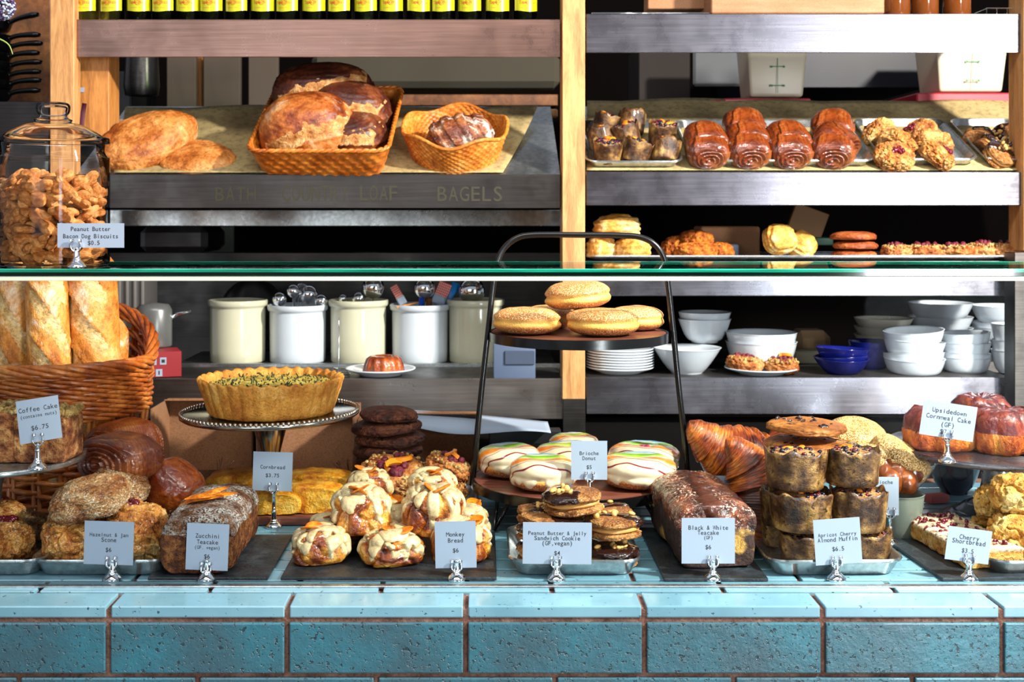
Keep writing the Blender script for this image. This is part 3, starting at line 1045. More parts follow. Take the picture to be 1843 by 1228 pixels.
def baguette(L, r, seed, mat='baguette'):
    nu, nv = 150, 40
    t = np.linspace(0, 1, nu)
    pr = r * np.clip(np.sin(PI * np.clip(t, .004, .996)) * 3.5, 0, 1) ** .55
    TH = np.linspace(0, 2 * PI, nv, endpoint=False)
    q = np.stack([t[:, None] * 8 + 0 * TH, np.cos(TH)[None, :] + 0 * t[:, None], np.sin(TH)[None, :] + 0 * t[:, None]], -1).reshape(-1, 3)
    R_ = pr[:, None] * (1 + .07 * fbm(q, .8, 3, seed).reshape(nu, nv))
    # long slanted slashes on the face looking to -y, each with a raised ear
    face = -np.sin(TH)[None, :]
    s = (t[:, None] * 5 + .22 * np.cos(TH)[None, :] * 3) % 1
    cut = np.clip(face * 1.6 - .3, 0, 1) * np.exp(-((s - .5) / .22) ** 2)
    ear = np.clip(face * 1.6 - .2, 0, 1) * np.exp(-((s - .76) / .05) ** 2)
    R_ = R_ * (1 + .05 * cut * 0 - .10 * cut + .14 * ear)
    v = np.stack([R_ * np.cos(TH)[None, :], R_ * np.sin(TH)[None, :], t[:, None] * L + 0 * TH], -1).reshape(-1, 3)
    f = [q[::-1] for q in gridfaces(nu, nv, False, True)]
    cm = cut.reshape(-1) if cut.shape == (nu, nv) else (cut + 0 * R_).reshape(-1)
    crumb = coat(v, f, np.clip((cm - .45) * 4, 0, 1), .0022, .0004)
    return parts('baguette', ('crust', one('crust', (v, f), mat)), ('scored_crumb', one('scored_crumb', crumb, 'crumb')))
def bowl_g(r, h, foot=.55, t=.004, curve=.55, seg=56):
    pr = [(.0001, .002), (r * foot * .8, .002), (r * foot * .82, 0), (r * foot, 0), (r * foot * 1.01, h * .05)]
    for k in range(1, 15):
        u = k / 14
        pr.append((r * (foot + (1 - foot) * u ** curve), h * (.05 + .95 * u)))
    pr += [(r + t * .3, h + t * .3), (r - t * .6, h + t * .2)]
    for k in range(13, 0, -1):
        u = k / 14
        pr.append((r * (foot + (1 - foot) * u ** curve) - t, h * (.05 + .95 * u) + t * .4))
    pr.append((.0001, h * .09 + t))
    return lathe(pr, seg)
def plate_g(r, seg=56):
    return lathe([(.0001, .002), (r * .55, .001), (r * .56, 0), (r * .6, 0), (r * .62, .004), (r * .96, .014), (r, .0165), (r * .985, .019), (r * .93, .0165), (r * .64, .007), (.0001, .006)], seg)
def crock_g(r, h, seg=56):
    return lathe([(.0001, 0), (r * .93, 0), (r * .955, .004), (r * .96, h * .2), (r * .97, h * .86), (r * .965, h * .885), (r * 1.02, h * .90), (r * 1.045, h * .925), (r * 1.05, h * .985), (r * 1.03, h),
                  (r * .97, h), (r * .93, h * .97), (r * .92, h * .9), (r * .91, .01), (.0001, .01)], seg)
# ================================================================== THE SETTING
FLOOR = plain('dark_floor_tile', '#4a4038', .5)
WALLB = plain('dimmed_kitchen_wall', '#0a0706', .95, 0, Specular_IOR_Level=.05)  # near-black colour stands in for the low kitchen light
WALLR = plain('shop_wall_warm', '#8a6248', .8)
struct('floor', one('floor', box(9, 9.5, .1, 0, z0=-.1), FLOOR, False), (0, 1.2, 0))
wall_ledge_z = CZ - (238 - 380) * 3.7 / F
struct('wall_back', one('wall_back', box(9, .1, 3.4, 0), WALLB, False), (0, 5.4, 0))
struct('wall_rear', one('wall_rear', box(9, .1, 2.9, 0), WALLR, False), (0, -3.25, 0))

def rbx(name, label, cat, x0, y0, x1, y1, D, depth, mat, bev=.002, group=None, back=True, rot=(0, 0, 0)):
    """A box thing whose front face fills the pixel box at distance D."""
    a, b = P(x0, y1, D), P(x1, y0, D)
    me = one(name, box(b.x - a.x, depth, b.z - a.z, bev), mat, False)
    return solo(name, me, label, cat, ((a.x + b.x) / 2, D + depth / 2, a.z), rot, group)

# ------------------------------------------------------------------ brick counter
ctr = root('brick_counter', 'long serving counter of glazed teal bricks with brown grout', 'counter', (0, 0, 0))
BL = m(322, 1.975)                                # brick pitch
yf = 1408 / (1093 - 380)                          # front of the top
core = MB()
core.add(*box(3.4, .97, CT - .006, 0), mat=TR(0, yf + .006 + .485, 0))
ob('grout', core.mesh('grout', 'grout', False), ctr)
cap, front, back_ = MB(), MB(), MB()
jx = (838 - X0) * yf / F
def brow(mbx, y0_, dep, z0_, hgt, off, fr=False):
    g = .0085
    for k in range(-7, 8):
        x = jx + (k + .5) * BL + off
        if abs(x) > 1.75:
            continue
        v, f = box(BL - g, dep - g if not fr else dep, hgt, .0022, 2)
        mbx.add(v, f, TR(x, y0_ + dep / 2, z0_))
zt = CT
hcap = m(21, yf)
brow(cap, yf, .078, zt - hcap, hcap, 0)
y_ = yf + .078
r_ = 1
while y_ < 2.86:
    brow(cap, y_, .064, zt - .02, .02, BL / 2 * (r_ % 2))
    y_ += .064
    r_ += 1
z1 = CZ - (1122 - 380) * yf / F
z2 = CZ - (1213 - 380) * yf / F
hh = z1 - z2
gj = (CT - hcap) - z1
zz = z1
k = 0
while zz > .1:
    brow(front, yf, .05, zz - hh, hh, BL / 2 * (k % 2), True)
    zz -= hh + gj
    k += 1
ob('top_bricks', cap.mesh('top_bricks', 'cap', False), ctr)
ob('front_bricks', front.mesh('front_bricks', 'brick', False), ctr)

# ------------------------------------------------------------------ glass guard
GD = 1408 / (1058 - 380)
GZ = CZ - (484 - 380) * GD / F                    # upper face of the glass top
gt = .0125
gg = root('glass_guard', 'clear glass sneeze guard with green-edged top shelf along the counter', 'glass guard', (0, 0, 0))
ob('front_pane', one('front_pane', box(3.2, .006, GZ - gt - .008 - CT, 0), 'glass', False), gg, (0, GD + .004, CT + .0005))
tp = MB()
gdep = .30
v, f = box(3.2, gdep, gt, 0)
f2 = [q for q in f if abs(np.mean([v[i][1] for i in q])) < gdep * .4]
tp.add(v, f2)
ob('top_pane', tp.mesh('top_pane', 'glasstop', False), gg, (0, GD + gdep / 2, GZ - gt))
ob('green_edge', one('green_edge', box(3.2, .0016, gt, .0004, z0=0), 'edge', False), gg, (0, GD - .001, GZ - gt))
ob('rear_edge', one('rear_edge', box(3.2, .0016, gt, .0004, z0=0), 'edge', False), gg, (0, GD + gdep + .001, GZ - gt))
ob('seam_strip', one('seam_strip', box(3.2, .010, .0075, .0005), 'strip', False), gg, (0, GD + .004, GZ - gt - .008))
ob('foot_strip', one('foot_strip', box(3.2, .012, .003, .0005), 'alu', False), gg, (0, GD + .004, CT))

# ------------------------------------------------------------------ shelving behind the counter
rack = root('shelf_rack', 'oak-posted rack of steel-fronted shelves behind the bread counter', 'shelving', (0, 0, 0))
def rk(name, x0, y0, x1, y1, D, depth, mat, bev=.0015):
    a, b = P(x0, y1, D), P(x1, y0, D)
    return ob(name, one(name, box(b.x - a.x, depth, b.z - a.z, bev), mat, False), rack, ((a.x + b.x) / 2, D + depth / 2, a.z))
rk('post', 1012, -60, 1053, 719, SD - .02, .09, 'oak')
rk('post', 90, -60, 133, 900, SD - .02, .05, 'oak')
rk('post', 136, -60, 196, 250, SD + .06, .09, 'oak2')
rk('post_foot', 1013, 719, 1054, 872, SD - .02, .09, 'steel_dark')
rk('end_post', 1826, 455, 1870, 872, SD - .06, .06, 'steel_dark')
rk('post', 1843, -40, 1885, 452, SD - .02, .09, 'oak')
def shelf(x0, x1, yt, yb, mat, depth=.42, name='shelf', lean=0):
    """Steel shelf with a deep front lip."""
    rk(name, x0, yt, x1, yb, SD - .006 * (lean > 0), .0035, mat).rotation_euler = (-lean, 0, 0)
    a, b = P(x0, yt, SD), P(x1, yt, SD)
    ob(name + '_deck', one(name, box(b.x - a.x, depth, .003, .0006), 'steel_dark', False), rack, ((a.x + b.x) / 2, SD + depth / 2 + .0036, a.z - .004))
shelf(133, 1009, 35, 103, 'steel_warm', .42, 'top_shelf')
shelf(1055, 1850, 25, 95, 'steel', .42, 'top_shelf')
def sloped(x0, x1, yt, yb, mat):
    rk('bread_shelf_lip', x0, yt, x1, yb, SD - .004, .0035, mat)
    a, b = P(x0, yt, SD), P(x1, yt, SD)
    L = .50
    o = ob('bread_shelf_deck', one('bread_shelf_deck', box(b.x - a.x, L, .003, .0006), 'alu', False), rack)
    o.location = ((a.x + b.x) / 2, SD + L / 2 * math.cos(TILT) + .002, 1.673 + L / 2 * math.sin(TILT) - .0065)
    o.rotation_euler = (TILT, 0, 0)
sloped(133, 1009, 314, 375, 'steel_dark')
sloped(1055, 1850, 310, 370, 'steel')
shelf(1055, 1826, 470, 533, 'steel', .40, 'middle_shelf')
shelf(262, 1013, 682, 755, 'steel_grey', .60, 'lower_shelf', .06)
shelf(1055, 1826, 680, 746, 'steel', .60, 'lower_shelf', .06)
# rails across the left bay
rk('rail', 195, 378, 1009, 407, SD + .30, .03, 'alu')
rk('rail', 133, 455, 1009, 477, SD + .85, .05, 'steel_dark')
rk('ledge', 262, 655, 1011, 668, SD + .24, .02, 'alu')
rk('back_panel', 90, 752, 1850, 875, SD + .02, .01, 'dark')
# handwriting in yellow pen on the left bread shelf's lip
YEL = plain('yellow_pen', '#2b2712', .6)
HW = ([('BATH', 19 * SD / F, 26 * SD / F, m(425 - 870, SD), 0), ('COUNTRY', 17.5 * SD / F, 28 * SD / F, m(568 - 870, SD), .001), ('LOAF', 17.5 * SD / F, 28 * SD / F, m(682 - 870, SD), .001), ('BAGELS', 20 * SD / F, 27 * SD / F, m(846 - 870, SD), 0)])
for q in HW:
    ob('handwriting', lettering([q], YEL), rack, (0, SD - .0045, CZ - (362 - 380) * SD / F))

sk = MB()
sk.add(*box(.03, .0006, .012, 0))
ob('sticker', sk.mesh('sticker', 'cardface', False), rack, P(141, 166, SD + .058))

# ------------------------------------------------------------------ dark kitchen behind the rack
KD = 4.3
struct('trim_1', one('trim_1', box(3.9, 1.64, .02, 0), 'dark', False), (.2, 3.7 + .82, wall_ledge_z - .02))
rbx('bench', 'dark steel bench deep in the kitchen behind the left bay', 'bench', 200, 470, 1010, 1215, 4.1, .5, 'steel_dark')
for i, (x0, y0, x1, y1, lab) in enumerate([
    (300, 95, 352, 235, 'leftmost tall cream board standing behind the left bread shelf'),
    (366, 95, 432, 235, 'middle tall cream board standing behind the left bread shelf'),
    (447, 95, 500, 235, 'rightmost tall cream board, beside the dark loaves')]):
    rbx('cutting_board', lab, 'board', x0, y0, x1, y1, 4.0, .03, plain('dimmed_cream_board', '#4c4034', .7), group='cream boards behind the bread shelf')  # cream darkened: the kitchen's dim light is put into the colour
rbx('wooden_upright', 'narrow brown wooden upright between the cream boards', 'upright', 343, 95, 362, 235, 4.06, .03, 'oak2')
rbx('fabric_bundle', 'beige cloth draped in the gap above the round basket', 'cloth', 560, 95, 1008, 157, 4.05, .12, plain('dimmed_beige_cloth', '#3c372b', .9), .02)  # beige darkened in colour in place of weaker light back there
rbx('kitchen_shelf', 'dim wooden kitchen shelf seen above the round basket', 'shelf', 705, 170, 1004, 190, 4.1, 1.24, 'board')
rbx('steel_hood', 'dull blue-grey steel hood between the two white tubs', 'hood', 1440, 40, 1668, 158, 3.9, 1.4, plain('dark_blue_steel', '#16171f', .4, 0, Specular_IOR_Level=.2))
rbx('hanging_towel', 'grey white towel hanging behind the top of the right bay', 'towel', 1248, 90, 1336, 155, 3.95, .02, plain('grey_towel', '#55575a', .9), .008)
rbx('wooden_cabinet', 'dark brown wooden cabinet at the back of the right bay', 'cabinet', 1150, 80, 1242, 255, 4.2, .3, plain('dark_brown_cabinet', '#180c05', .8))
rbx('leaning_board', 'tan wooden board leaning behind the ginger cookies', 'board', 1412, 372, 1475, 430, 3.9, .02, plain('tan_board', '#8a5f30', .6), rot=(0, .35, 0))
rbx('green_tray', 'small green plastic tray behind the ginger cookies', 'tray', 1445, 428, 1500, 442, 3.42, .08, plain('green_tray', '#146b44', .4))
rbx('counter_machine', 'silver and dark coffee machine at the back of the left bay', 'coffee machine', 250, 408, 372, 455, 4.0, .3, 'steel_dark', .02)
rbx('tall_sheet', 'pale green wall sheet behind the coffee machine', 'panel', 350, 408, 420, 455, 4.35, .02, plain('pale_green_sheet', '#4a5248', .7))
# steel jug and dark oven left of the bread
rbx('oven', 'black oven door behind the ciabatta', 'oven', 196, 128, 236, 215, 3.9, .3, 'blackmatte', .006)
v, f = lathe([(.0001, 0), (.05, 0), (.055, .03), (.05, .12), (.03, .16), (.032, .18)], 32)
solo('steel_jug', one('steel_jug', (v, f), 'steel_dark'), 'shiny steel jug hanging in the gap left of the boards', 'jug', P(255, 172, 3.8))
# left opening: pans and board
rbx('wall_board', 'large oiled wooden board behind the stacked black pans', 'board', -60, -60, 92, 185, 3.6, .03, 'board', .004)
rbx('steel_cabinet', 'grey steel cabinet under the black pans at the left edge', 'cabinet', -80, 183, 90, 420, 3.2, .5, 'steel_dark', .004)
def pan_obj():
    body = MB()
    body.add(*lathe([(.0001, 0), (.085, 0), (.095, .006), (.112, .036), (.1135, .037), (.112, .038), (.093, .008), (.0001, .004)], 48))
    h_ = [(.108, 0, .028), (.135, 0, .036), (.17, 0, .040), (.205, 0, .041), (.225, 0, .040)]
    hd = one('handle', tube(cr(h_, 25), np.interp(np.linspace(0, 4, 25), range(5), [.012, .013, .015, .017, .011]), 12, sx=1.2, sy=.7), 'black')
    return parts('frying_pan', ('pan_body', body.mesh('pan_body', 'black')), ('handle', hd))()
for i, py in enumerate((62, 82, 97, 115, 131, 148, 164, 182)):
    c = P(-28 - (i % 2) * 3, py, 3.42)
    put('pan', pan_obj, ['topmost black frying pan of the stack, handle angled up', 'second black frying pan from the top of the stack', 'third black frying pan from the top of the stack', 'fourth black frying pan from the top of the stack', 'fifth black frying pan from the top of the stack', 'sixth black frying pan from the top of the stack', 'seventh black frying pan, next to lowest in the stack', 'lowest black frying pan of the stack on the steel cabinet'][i],
        'frying pan', c, (0, -.16 if i == 0 else 0, -.08 + .03 * (i % 3)), 'stacked black frying pans', .72)
# flower poking in at the top left corner
fl = root('flower_sprig', 'white and purple flower head at the top left corner', 'flower', P(2, 12, 2.0))
def _fs(rg):
    q = Vector((rg.gauss(0, 1), rg.gauss(0, 1), rg.gauss(0, 1))).normalized() * .021
    return q[:]
ob('white_florets', scatter(260, _fs, .0024, 5, 1).mesh('white_florets', 'cardface'), fl)
ob('purple_florets', scatter(300, _fs, .0022, 6, 1).mesh('purple_florets', plain('purple_floret', '#3c2350', .6)), fl)
ob('stem', one('stem', tube(cr([(-.03, 0, -.045), (-.005, 0, -.052), (.012, 0, -.062), (.019, 0, -.078)], 24), np.linspace(.0017, .0006, 24), 8), plain('leaf_green', '#8aa04a', .5)), fl)
# purple ribbon beside the post
solo('ribbon', one('ribbon', tube([P(152, 186, 3.0), P(149, 205, 3.0), P(146, 240, 3.0)], .006, 8, sy=.3), plain('maroon_ribbon', '#4d1426', .6)), 'thin maroon ribbon hanging on the left oak post', 'ribbon')
# trays beside the ciabatta
rbx('steel_container', 'small steel container standing left of the ciabatta', 'container', 192, 212, 222, 245, 3.2, .1, 'alu', .003)

# ------------------------------------------------------------------ top shelf: mineral water bottles
lw_, lh_ = .058, .058
def bottle():
    r = .0305
    g = one('glass_body', lathe([(.0001, .003), (r * .8, 0), (r, .004), (r * 1.0, .13), (r * .9, .15), (.014, .19), (.013, .225), (.0145, .228), (.0145, .235)], 32), 'botglass')
    wat = one('water', lathe([(.0001, .004), (r * .93, .004), (r * .93, .128), (r * .8, .146), (.0001, .146)], 24), 'botwater')
    cp = one('cap', lathe([(.0001, .235), (.016, .235), (.015, .241), (.0001, .242)], 24), 'red')
    th = np.linspace(-PI / 2 - 1.25, -PI / 2 + 1.25, 25)
    R = r * 1.012
    vv, ff = [], []
    for z in (0, 1):
        for a in th:
            k = (a + PI / 2) / 1.25
            vv.append((R * math.cos(a), R * math.sin(a), .118 if z else .0150 - .0045 * math.cos(k * PI / 2) ** 2 + .0105))
    for i in range(24):
        ff.append((i, i + 1, 26 + i, 25 + i))
    lab = one('paper_label', (np.array(vv), ff), 'yellowlabel')
    txt = MB()
    for s_, pitch, cap_, z in (('TopoChico', .0050, .0088, .041), ('MINERAL WATER', .0026, .0022, .0300)):
        for i, ch in enumerate(s_):
            if ch == ' ':
                continue
            gv, gf = glyph(ch)
            sc = cap_ / .72
            sx = min(sc, pitch * .92 / max(gv[:, 0].max() - gv[:, 0].min(), .01))
            x = (gv[:, 0] - (gv[:, 0].max() + gv[:, 0].min()) / 2) * sx + (i - (len(s_) - 1) / 2) * pitch
            a = x / R - PI / 2
            txt.add(np.stack([np.cos(a) * R * 1.012, np.sin(a) * R * 1.012, gv[:, 1] * sc + z], -1), gf)
    ring = []
    for k in range(25):
        a = k / 24 * 2 * PI
        x, z = .0065 * math.cos(a) + .001, .0455 + .0075 * math.sin(a)
        ring.append((R * 1.013 * math.cos(x / R - PI / 2), R * 1.013 * math.sin(x / R - PI / 2), z))
    txt.add(*tube(ring[:-1], .0006, 5, closed=True))
    o = parts('water_bottle', ('glass_body', g), ('water', wat), ('cap', cp), ('paper_label', lab))()
    lb = [c for c in kids(o) if c.name.startswith('paper_label')][0]
    ob('label_print', txt.mesh('label_print', 'redprint', False), lb)
    return o
T['yellowlabel'] = plain('yellow_label', '#b4b00c', .25, 0, Coat_Weight=.8)
T['redprint'] = plain('red_label_print', '#b82408', .5)
T['botwater'] = glossy_clear('bottled_water', '#d4e6c4', .15, .02)
bx = [155, 203, 251, 296, 339, 382, 428, 474, 519, 566, 612, 660, 705, 753, 799, 846, 895, 945]
for i, px in enumerate(bx):
    Db = SD + .045
    p = P(px, 34, Db)
    p.z = CZ - (34.5 - 380) * SD / F + .0005
    words_ = ['first', 'second', 'third', 'fourth', 'fifth', 'sixth', 'seventh', 'eighth', 'ninth']
    lab = (f'yellow-labelled water bottle, {words_[i]} from the left end of the row' if i < 9 else f'yellow-labelled water bottle, {words_[17 - i]} from the right end of the row')
    put('bottle', bottle, lab, 'water bottle', p, (0, 0, random.uniform(-.25, .25)), 'mineral water bottles on the top shelf')
# top right: box, amber bottles, wire baskets
zt2 = CZ - (25 - 380) * SD / F
rbx('wooden_crate', 'pale wooden box standing on the right top shelf', 'box', 1280, -60, 1592, 24.5, SD + .02, .2, crust('bare_ply', [(.3, '#8a5c3a'), (.5, '#966848'), (.7, '#a27454')], 4, 90, .15, .001, .7, stretch=(2, 2, 14)), .003)
amb = plain('amber_jar', '#5e3010', .08, 0, Coat_Weight=.6)
for i, (px, lab) in enumerate([(1613, 'amber glass bottle right beside the pale wooden box'), (1664, 'middle of the three amber bottles by the wooden box'), (1722, 'rightmost of the three amber bottles by the wooden box')]):
    p = P(px, 25, SD + .05); p.z = zt2
    put('amber', lambda: parts('amber_bottle', ('glass_body', one('glass_body', lathe([(.0001, 0), (.030, 0), (.034, .004), (.0345, .12), (.02, .15), (.014, .16), (.014, .18)], 40), amb)), ('cap', one('cap', lathe([(.0001, .18), (.016, .18), (.016, .195), (.0001, .195)], 24), 'blackmatte')))(),
        lab, 'bottle', p, (0, 0, 0), 'amber bottles on the right top shelf')
def wire_basket(x0, x1, yt, lab, dp=.16):
    r = root('wire_basket', lab, 'wire basket', P((x0 + x1) / 2, 25, SD + .05 + dp / 2))
    r.location.z = zt2
    wd = m(x1 - x0, SD + .05)
    h_ = m(25 - yt, SD + .05)
    b = MB()
    for z in (.003, h_):
        for sy in (-1, 1):
            b.add(*tube([(-wd / 2, sy * dp / 2, z), (wd / 2, sy * dp / 2, z)], .0016, 6))
        for sx in (-1, 1):
            b.add(*tube([(sx * wd / 2, -dp / 2, z), (sx * wd / 2, dp / 2, z)], .0016, 6))
    k = int(wd / .024)
    for i in range(k + 1):
        x = -wd / 2 + wd * i / k
        b.add(*tube([(x, -dp / 2, h_), (x, -dp / 2, .003), (x, dp / 2, .003), (x, dp / 2, h_)], .0013, 6))
    ob('wires', b.mesh('wires', 'chrome'), r)
wire_basket(1058, 1278, 18, 'chrome wire basket at the left end of the right top shelf')
wire_basket(1752, 1826, 9, 'small chrome wire basket at the right end of the top shelf')
rbx('brown_carton', 'brown blurred carton inside the wire basket on the right shelf', 'carton', 1166, -50, 1270, 16, SD + .12, .08, 'kraftdark')

# ------------------------------------------------------------------ bread shelf, left
def sl(px, py, lift=0):
    return slope(px, py, lift)
def paper_sheet(lab, corners, seed, lift=.002, over=.03, mat='kraft'):
    """Kraft paper lying on the sloped shelf, its far end curling up."""
    nu, nv = 50, 24
    (x0, yb), (x1, _), (x2, yt), (x3, _2) = corners
    v = []
    for j in range(nv):
        t = j / (nv - 1)
        for i in range(nu):
            s = i / (nu - 1)
            px = (x0 + (x1 - x0) * s) * (1 - t) + (x3 + (x2 - x3) * s) * t
            py = yb + (yt - yb) * t + 3 * math.sin(s * 9 + seed) * t
            q = slope(px, py, lift + .004 * abs(math.sin(s * 14 + seed)) * t + over * t ** 3)
            v.append(q[:])
    f = gridfaces(nv, nu)
    me = one('paper_sheet', (np.array(v), f), mat)
    md = solo('paper_sheet', me, lab, 'paper')
    sm = md.modifiers.new('thickness', 'SOLIDIFY')
    sm.thickness = .0006
    return md
paper_sheet('brown kraft paper under the loaves on the left bread shelf', [(205, 312), (905, 312), (968, 212), (228, 196)], 1)
paper_sheet('brown kraft paper behind the trays on the right bread shelf', [(1056, 308), (1843, 308), (1843, 194), (1056, 192)], 2, over=.02)
def slope_lump(name, x0, y0, x1, y1, geo_fn, mat, lab, cat, seed, rz=0, lift=0, grp=None, dep=None):
    base = sl((x0 + x1) / 2, y1, lift)
    D = base.y
    w_ = m(x1 - x0, D)
    h_ = m(y1 - y0, D)
    d_ = dep or w_ * .6
    # tilt of the shelf spreads the height over depth as seen from the front
    hh_ = max(.02, (h_ - d_ * math.sin(TILT) * .8) / math.cos(TILT))
    base = base + Vector((0, math.cos(TILT), math.sin(TILT))) * d_ * .45
    return solo(name, one(name, geo_fn(w_, d_, hh_, seed), mat), lab, cat, base, (TILT, 0, rz), grp)
# ciabatta
def ciab(w, d, h, seed):
    v, f = blob(w, d, h, .78, .06, 2.0, seed, .4, 6, 4, .02, rough=.02)
    k = np.clip(v[:, 0] / (w / 2), -1, 1)
    v[:, 1] *= 1 - .45 * np.clip(k, 0, 1) ** 1.3
    return v, f
o = solo('ciabatta', one('ciabatta', ciab(.26, .17, .100, 3), 'ciabatta'), 'pale ciabatta loaf with a pointed tip, leaning at the far left', 'bread', sl(268, 284) + Vector((0, .03, .012)), (TILT + .35, -.42, .45), 'ciabatta loaves on kraft paper')
o2 = solo('ciabatta', one('ciabatta', ciab(.20, .16, .06, 9), 'ciabatta'), 'ciabatta loaf lying flat with brown blisters, left of the wicker tray', 'bread', sl(350, 303) + Vector((0, .06, .0)), (TILT + .15, .08, -.12), 'ciabatta loaves on kraft paper')

def rect_loop(w, d, r, n=12):
    pts = []
    for cx, cy, a0 in ((1, 1, 0), (-1, 1, 90), (-1, -1, 180), (1, -1, 270)):
        for k in range(n):
            a = math.radians(a0 + 90 * k / (n - 1))
            pts.append((cx * (w / 2 - r) + r * math.cos(a), cy * (d / 2 - r) + r * math.sin(a)))
    return resample(pts, 220)
def resample(pts, n):
    p = np.array(pts + [pts[0]])
    L = np.concatenate([[0], np.cumsum(np.linalg.norm(np.diff(p, axis=0), axis=1))])
    q = np.linspace(0, L[-1], n, endpoint=False)
    return np.stack([np.interp(q, L, p[:, 0]), np.interp(q, L, p[:, 1])], -1)
def weave_wall(loop, h, flare, rows, cols, amp, thick=.004, wave=None):
    """Basket wall: a closed loop swept upward, its surface woven over and under."""
    n = len(loop)
    nz = rows * 4 + 1
    c = loop.mean(0)
    tan = np.roll(loop, -1, 0) - np.roll(loop, 1, 0)
    nor = np.stack([tan[:, 1], -tan[:, 0]], -1)
    nor /= np.linalg.norm(nor, axis=1)[:, None]
    s = np.arange(n) / n
    V = []
    for side in (1, -1):
        for k in range(nz):
            t = k / (nz - 1)
            kk = k if side == 1 else nz - 1 - k
            t = kk / (nz - 1)
            row = t * rows
            ph = math.sin(row * PI) ** 2
            wv = np.sin(s * cols * 2 * PI + PI * int(row)) 
            off = side * (amp * wv * ph + thick / 2 + amp * .4 * ph)
            sc = 1 + flare * t ** .8
            p2 = c + (loop - c) * sc + nor * off[:, None]
            z = t * h * (1 + (wave(s) if wave is not None else 0) * t)
            V.append(np.concatenate([p2, (z * np.ones(n))[:, None]], 1))
    v = np.stack(V).transpose(1, 0, 2).reshape(-1, 3)
    return v, gridfaces(n, 2 * nz, True, True)
# rectangular wicker tray
rb_ = root('wicker_tray', 'rectangular orange wicker tray holding dark country loaves', 'basket', sl(583, 312) + Vector((0, .150, .070)), (TILT + .06, 0, -.04))
Lp = rect_loop(.245 * 1.17, .33, .03)
Lp = resample([tuple(q) for q in Lp], 528)
ob('woven_wall', one('woven_wall', weave_wall(Lp, .085, .20, 6, 44, .0022), 'wicker'), rb_)
ob('woven_base', one('woven_base', box(.27, .31, .006, .001), 'wicker', False), rb_)
rim = MB()
for ph in (0, PI):
    pp = []
    for i in range(0, 528, 2):
        a = i / 528 * 2 * PI * 40 + ph
        q = Lp[i] * 1.215
        rr = 1 + .012 * math.cos(a)
        pp.append((q[0] * rr, q[1] * rr, .088 + .0028 * math.sin(a)))
    rim.add(*tube(pp, .0042, 7, closed=True))
ob('braided_rim', rim.mesh('braided_rim', 'wicker'), rb_)
def country(w, d, h, seed):
    v, f = blob(w, d, h, .84, .045, 1.6, seed, .5, 6, 4)
    u = v / np.array([w / 2, d / 2, h])
    # ear: a raised curved seam across the loaf
    s = u[:, 2] - (.52 + .22 * u[:, 0] ** 2 * -1 + .18 * u[:, 0]) + .25 * u[:, 1] * 0
    ear = np.exp(-(s / .035) ** 2) * (u[:, 1] < .3)
    cut = np.exp(-((s - .11) / .07) ** 2) * (u[:, 1] < .3)
    n = vnorm(v, f)
    v = v + n * (ear * .0035 - cut * .0025)[:, None] + n * (.0006 * np.sin(u[:, 2] * 90 + 6 * fbm(u, 2, 2, seed + 4)) * np.clip(s * 3, 0, 1))[:, None]
    k = np.exp(-((s - .13) / .10) ** 2) * (u[:, 1] < .25) * (np.abs(u[:, 0]) < .86)
    k = np.clip((k - .35 + .9 * fbm(u, 7, 3, seed + 31)) * 2.2, 0, 1) * (k > .05)
    return (v, f), k
def tl(x, y, z):                                  # a place in the wicker tray's own axes
    return rb_.matrix_basis @ Vector((x, y, z))
cl = [
    ('large crusty loaf with a scored ear, front left of the wicker tray', (-.040, -.070, .015), (.25, .20, .165), (TILT + .10, -.08, .1), 'country', 1),
    ('dark round loaf at the front right corner of the wicker tray', (.078, -.075, .018), (.16, .16, .11), (TILT + .0, .15, -.3), 'country_dark', 2),
    ('dark floury loaf in the middle right of the wicker tray', (.045, .035, .050), (.21, .17, .12), (TILT + .0, .28, -.2), 'country_dark', 3),
    ('longest dark loaf at the back top of the wicker tray', (-.025, .085, .075), (.27, .16, .125), (TILT - .1, -.05, .1), 'country_dark', 4)]
for lab, q, dm, rt, mt, sd in cl:
    g_, ms_k = country(*dm, sd)
    o_ = solo('country_loaf', one('country_loaf', g_, mt), lab, 'bread', tl(*q), rt, 'country loaves in the wicker tray')
    ob('scored_crust', one('scored_crust', coat(*g_, ms_k, .0012, .0002), 'scored'), o_)
# round plaited basket with one seeded loaf
ang = np.linspace(0, 2 * PI, 420, endpoint=False)
circ = np.stack([np.cos(ang), np.sin(ang)], -1)
rd = root('round_basket', 'round plaited raffia basket with a wavy rim', 'basket', sl(818, 316) + Vector((0, .115, .050)), (TILT + .02, 0, 0))
wvf = lambda s: .10 * np.sin(s * 2 * PI * 5 + .6)
ob('woven_wall', one('woven_wall', weave_wall(circ * .105, .088, .26, 13, 42, .0016, .005, wvf), 'seagrass'), rd)
ob('woven_base', one('woven_base', lathe([(.0001, 0), (.106, 0), (.108, .004), (.0001, .005)], 48), 'seagrass'), rd)
rp = [(c_[0] * .1335, c_[1] * .1335, .088 * (1 + wvf(i / 420))) for i, c_ in enumerate(circ)]
ob('rim', one('rim', tube(rp, .0048, 8, closed=True), 'seagrass'), rd)
v, f = blob(.175, .12, .085, .9, .05, 2, 12, .3, 6, 4)
n_ = vnorm(v, f)
v = v + n_ * (.0028 * np.sign(np.sin(v[:, 0] * 150 + v[:, 2] * 90)) * (v[:, 2] > .035))[:, None]
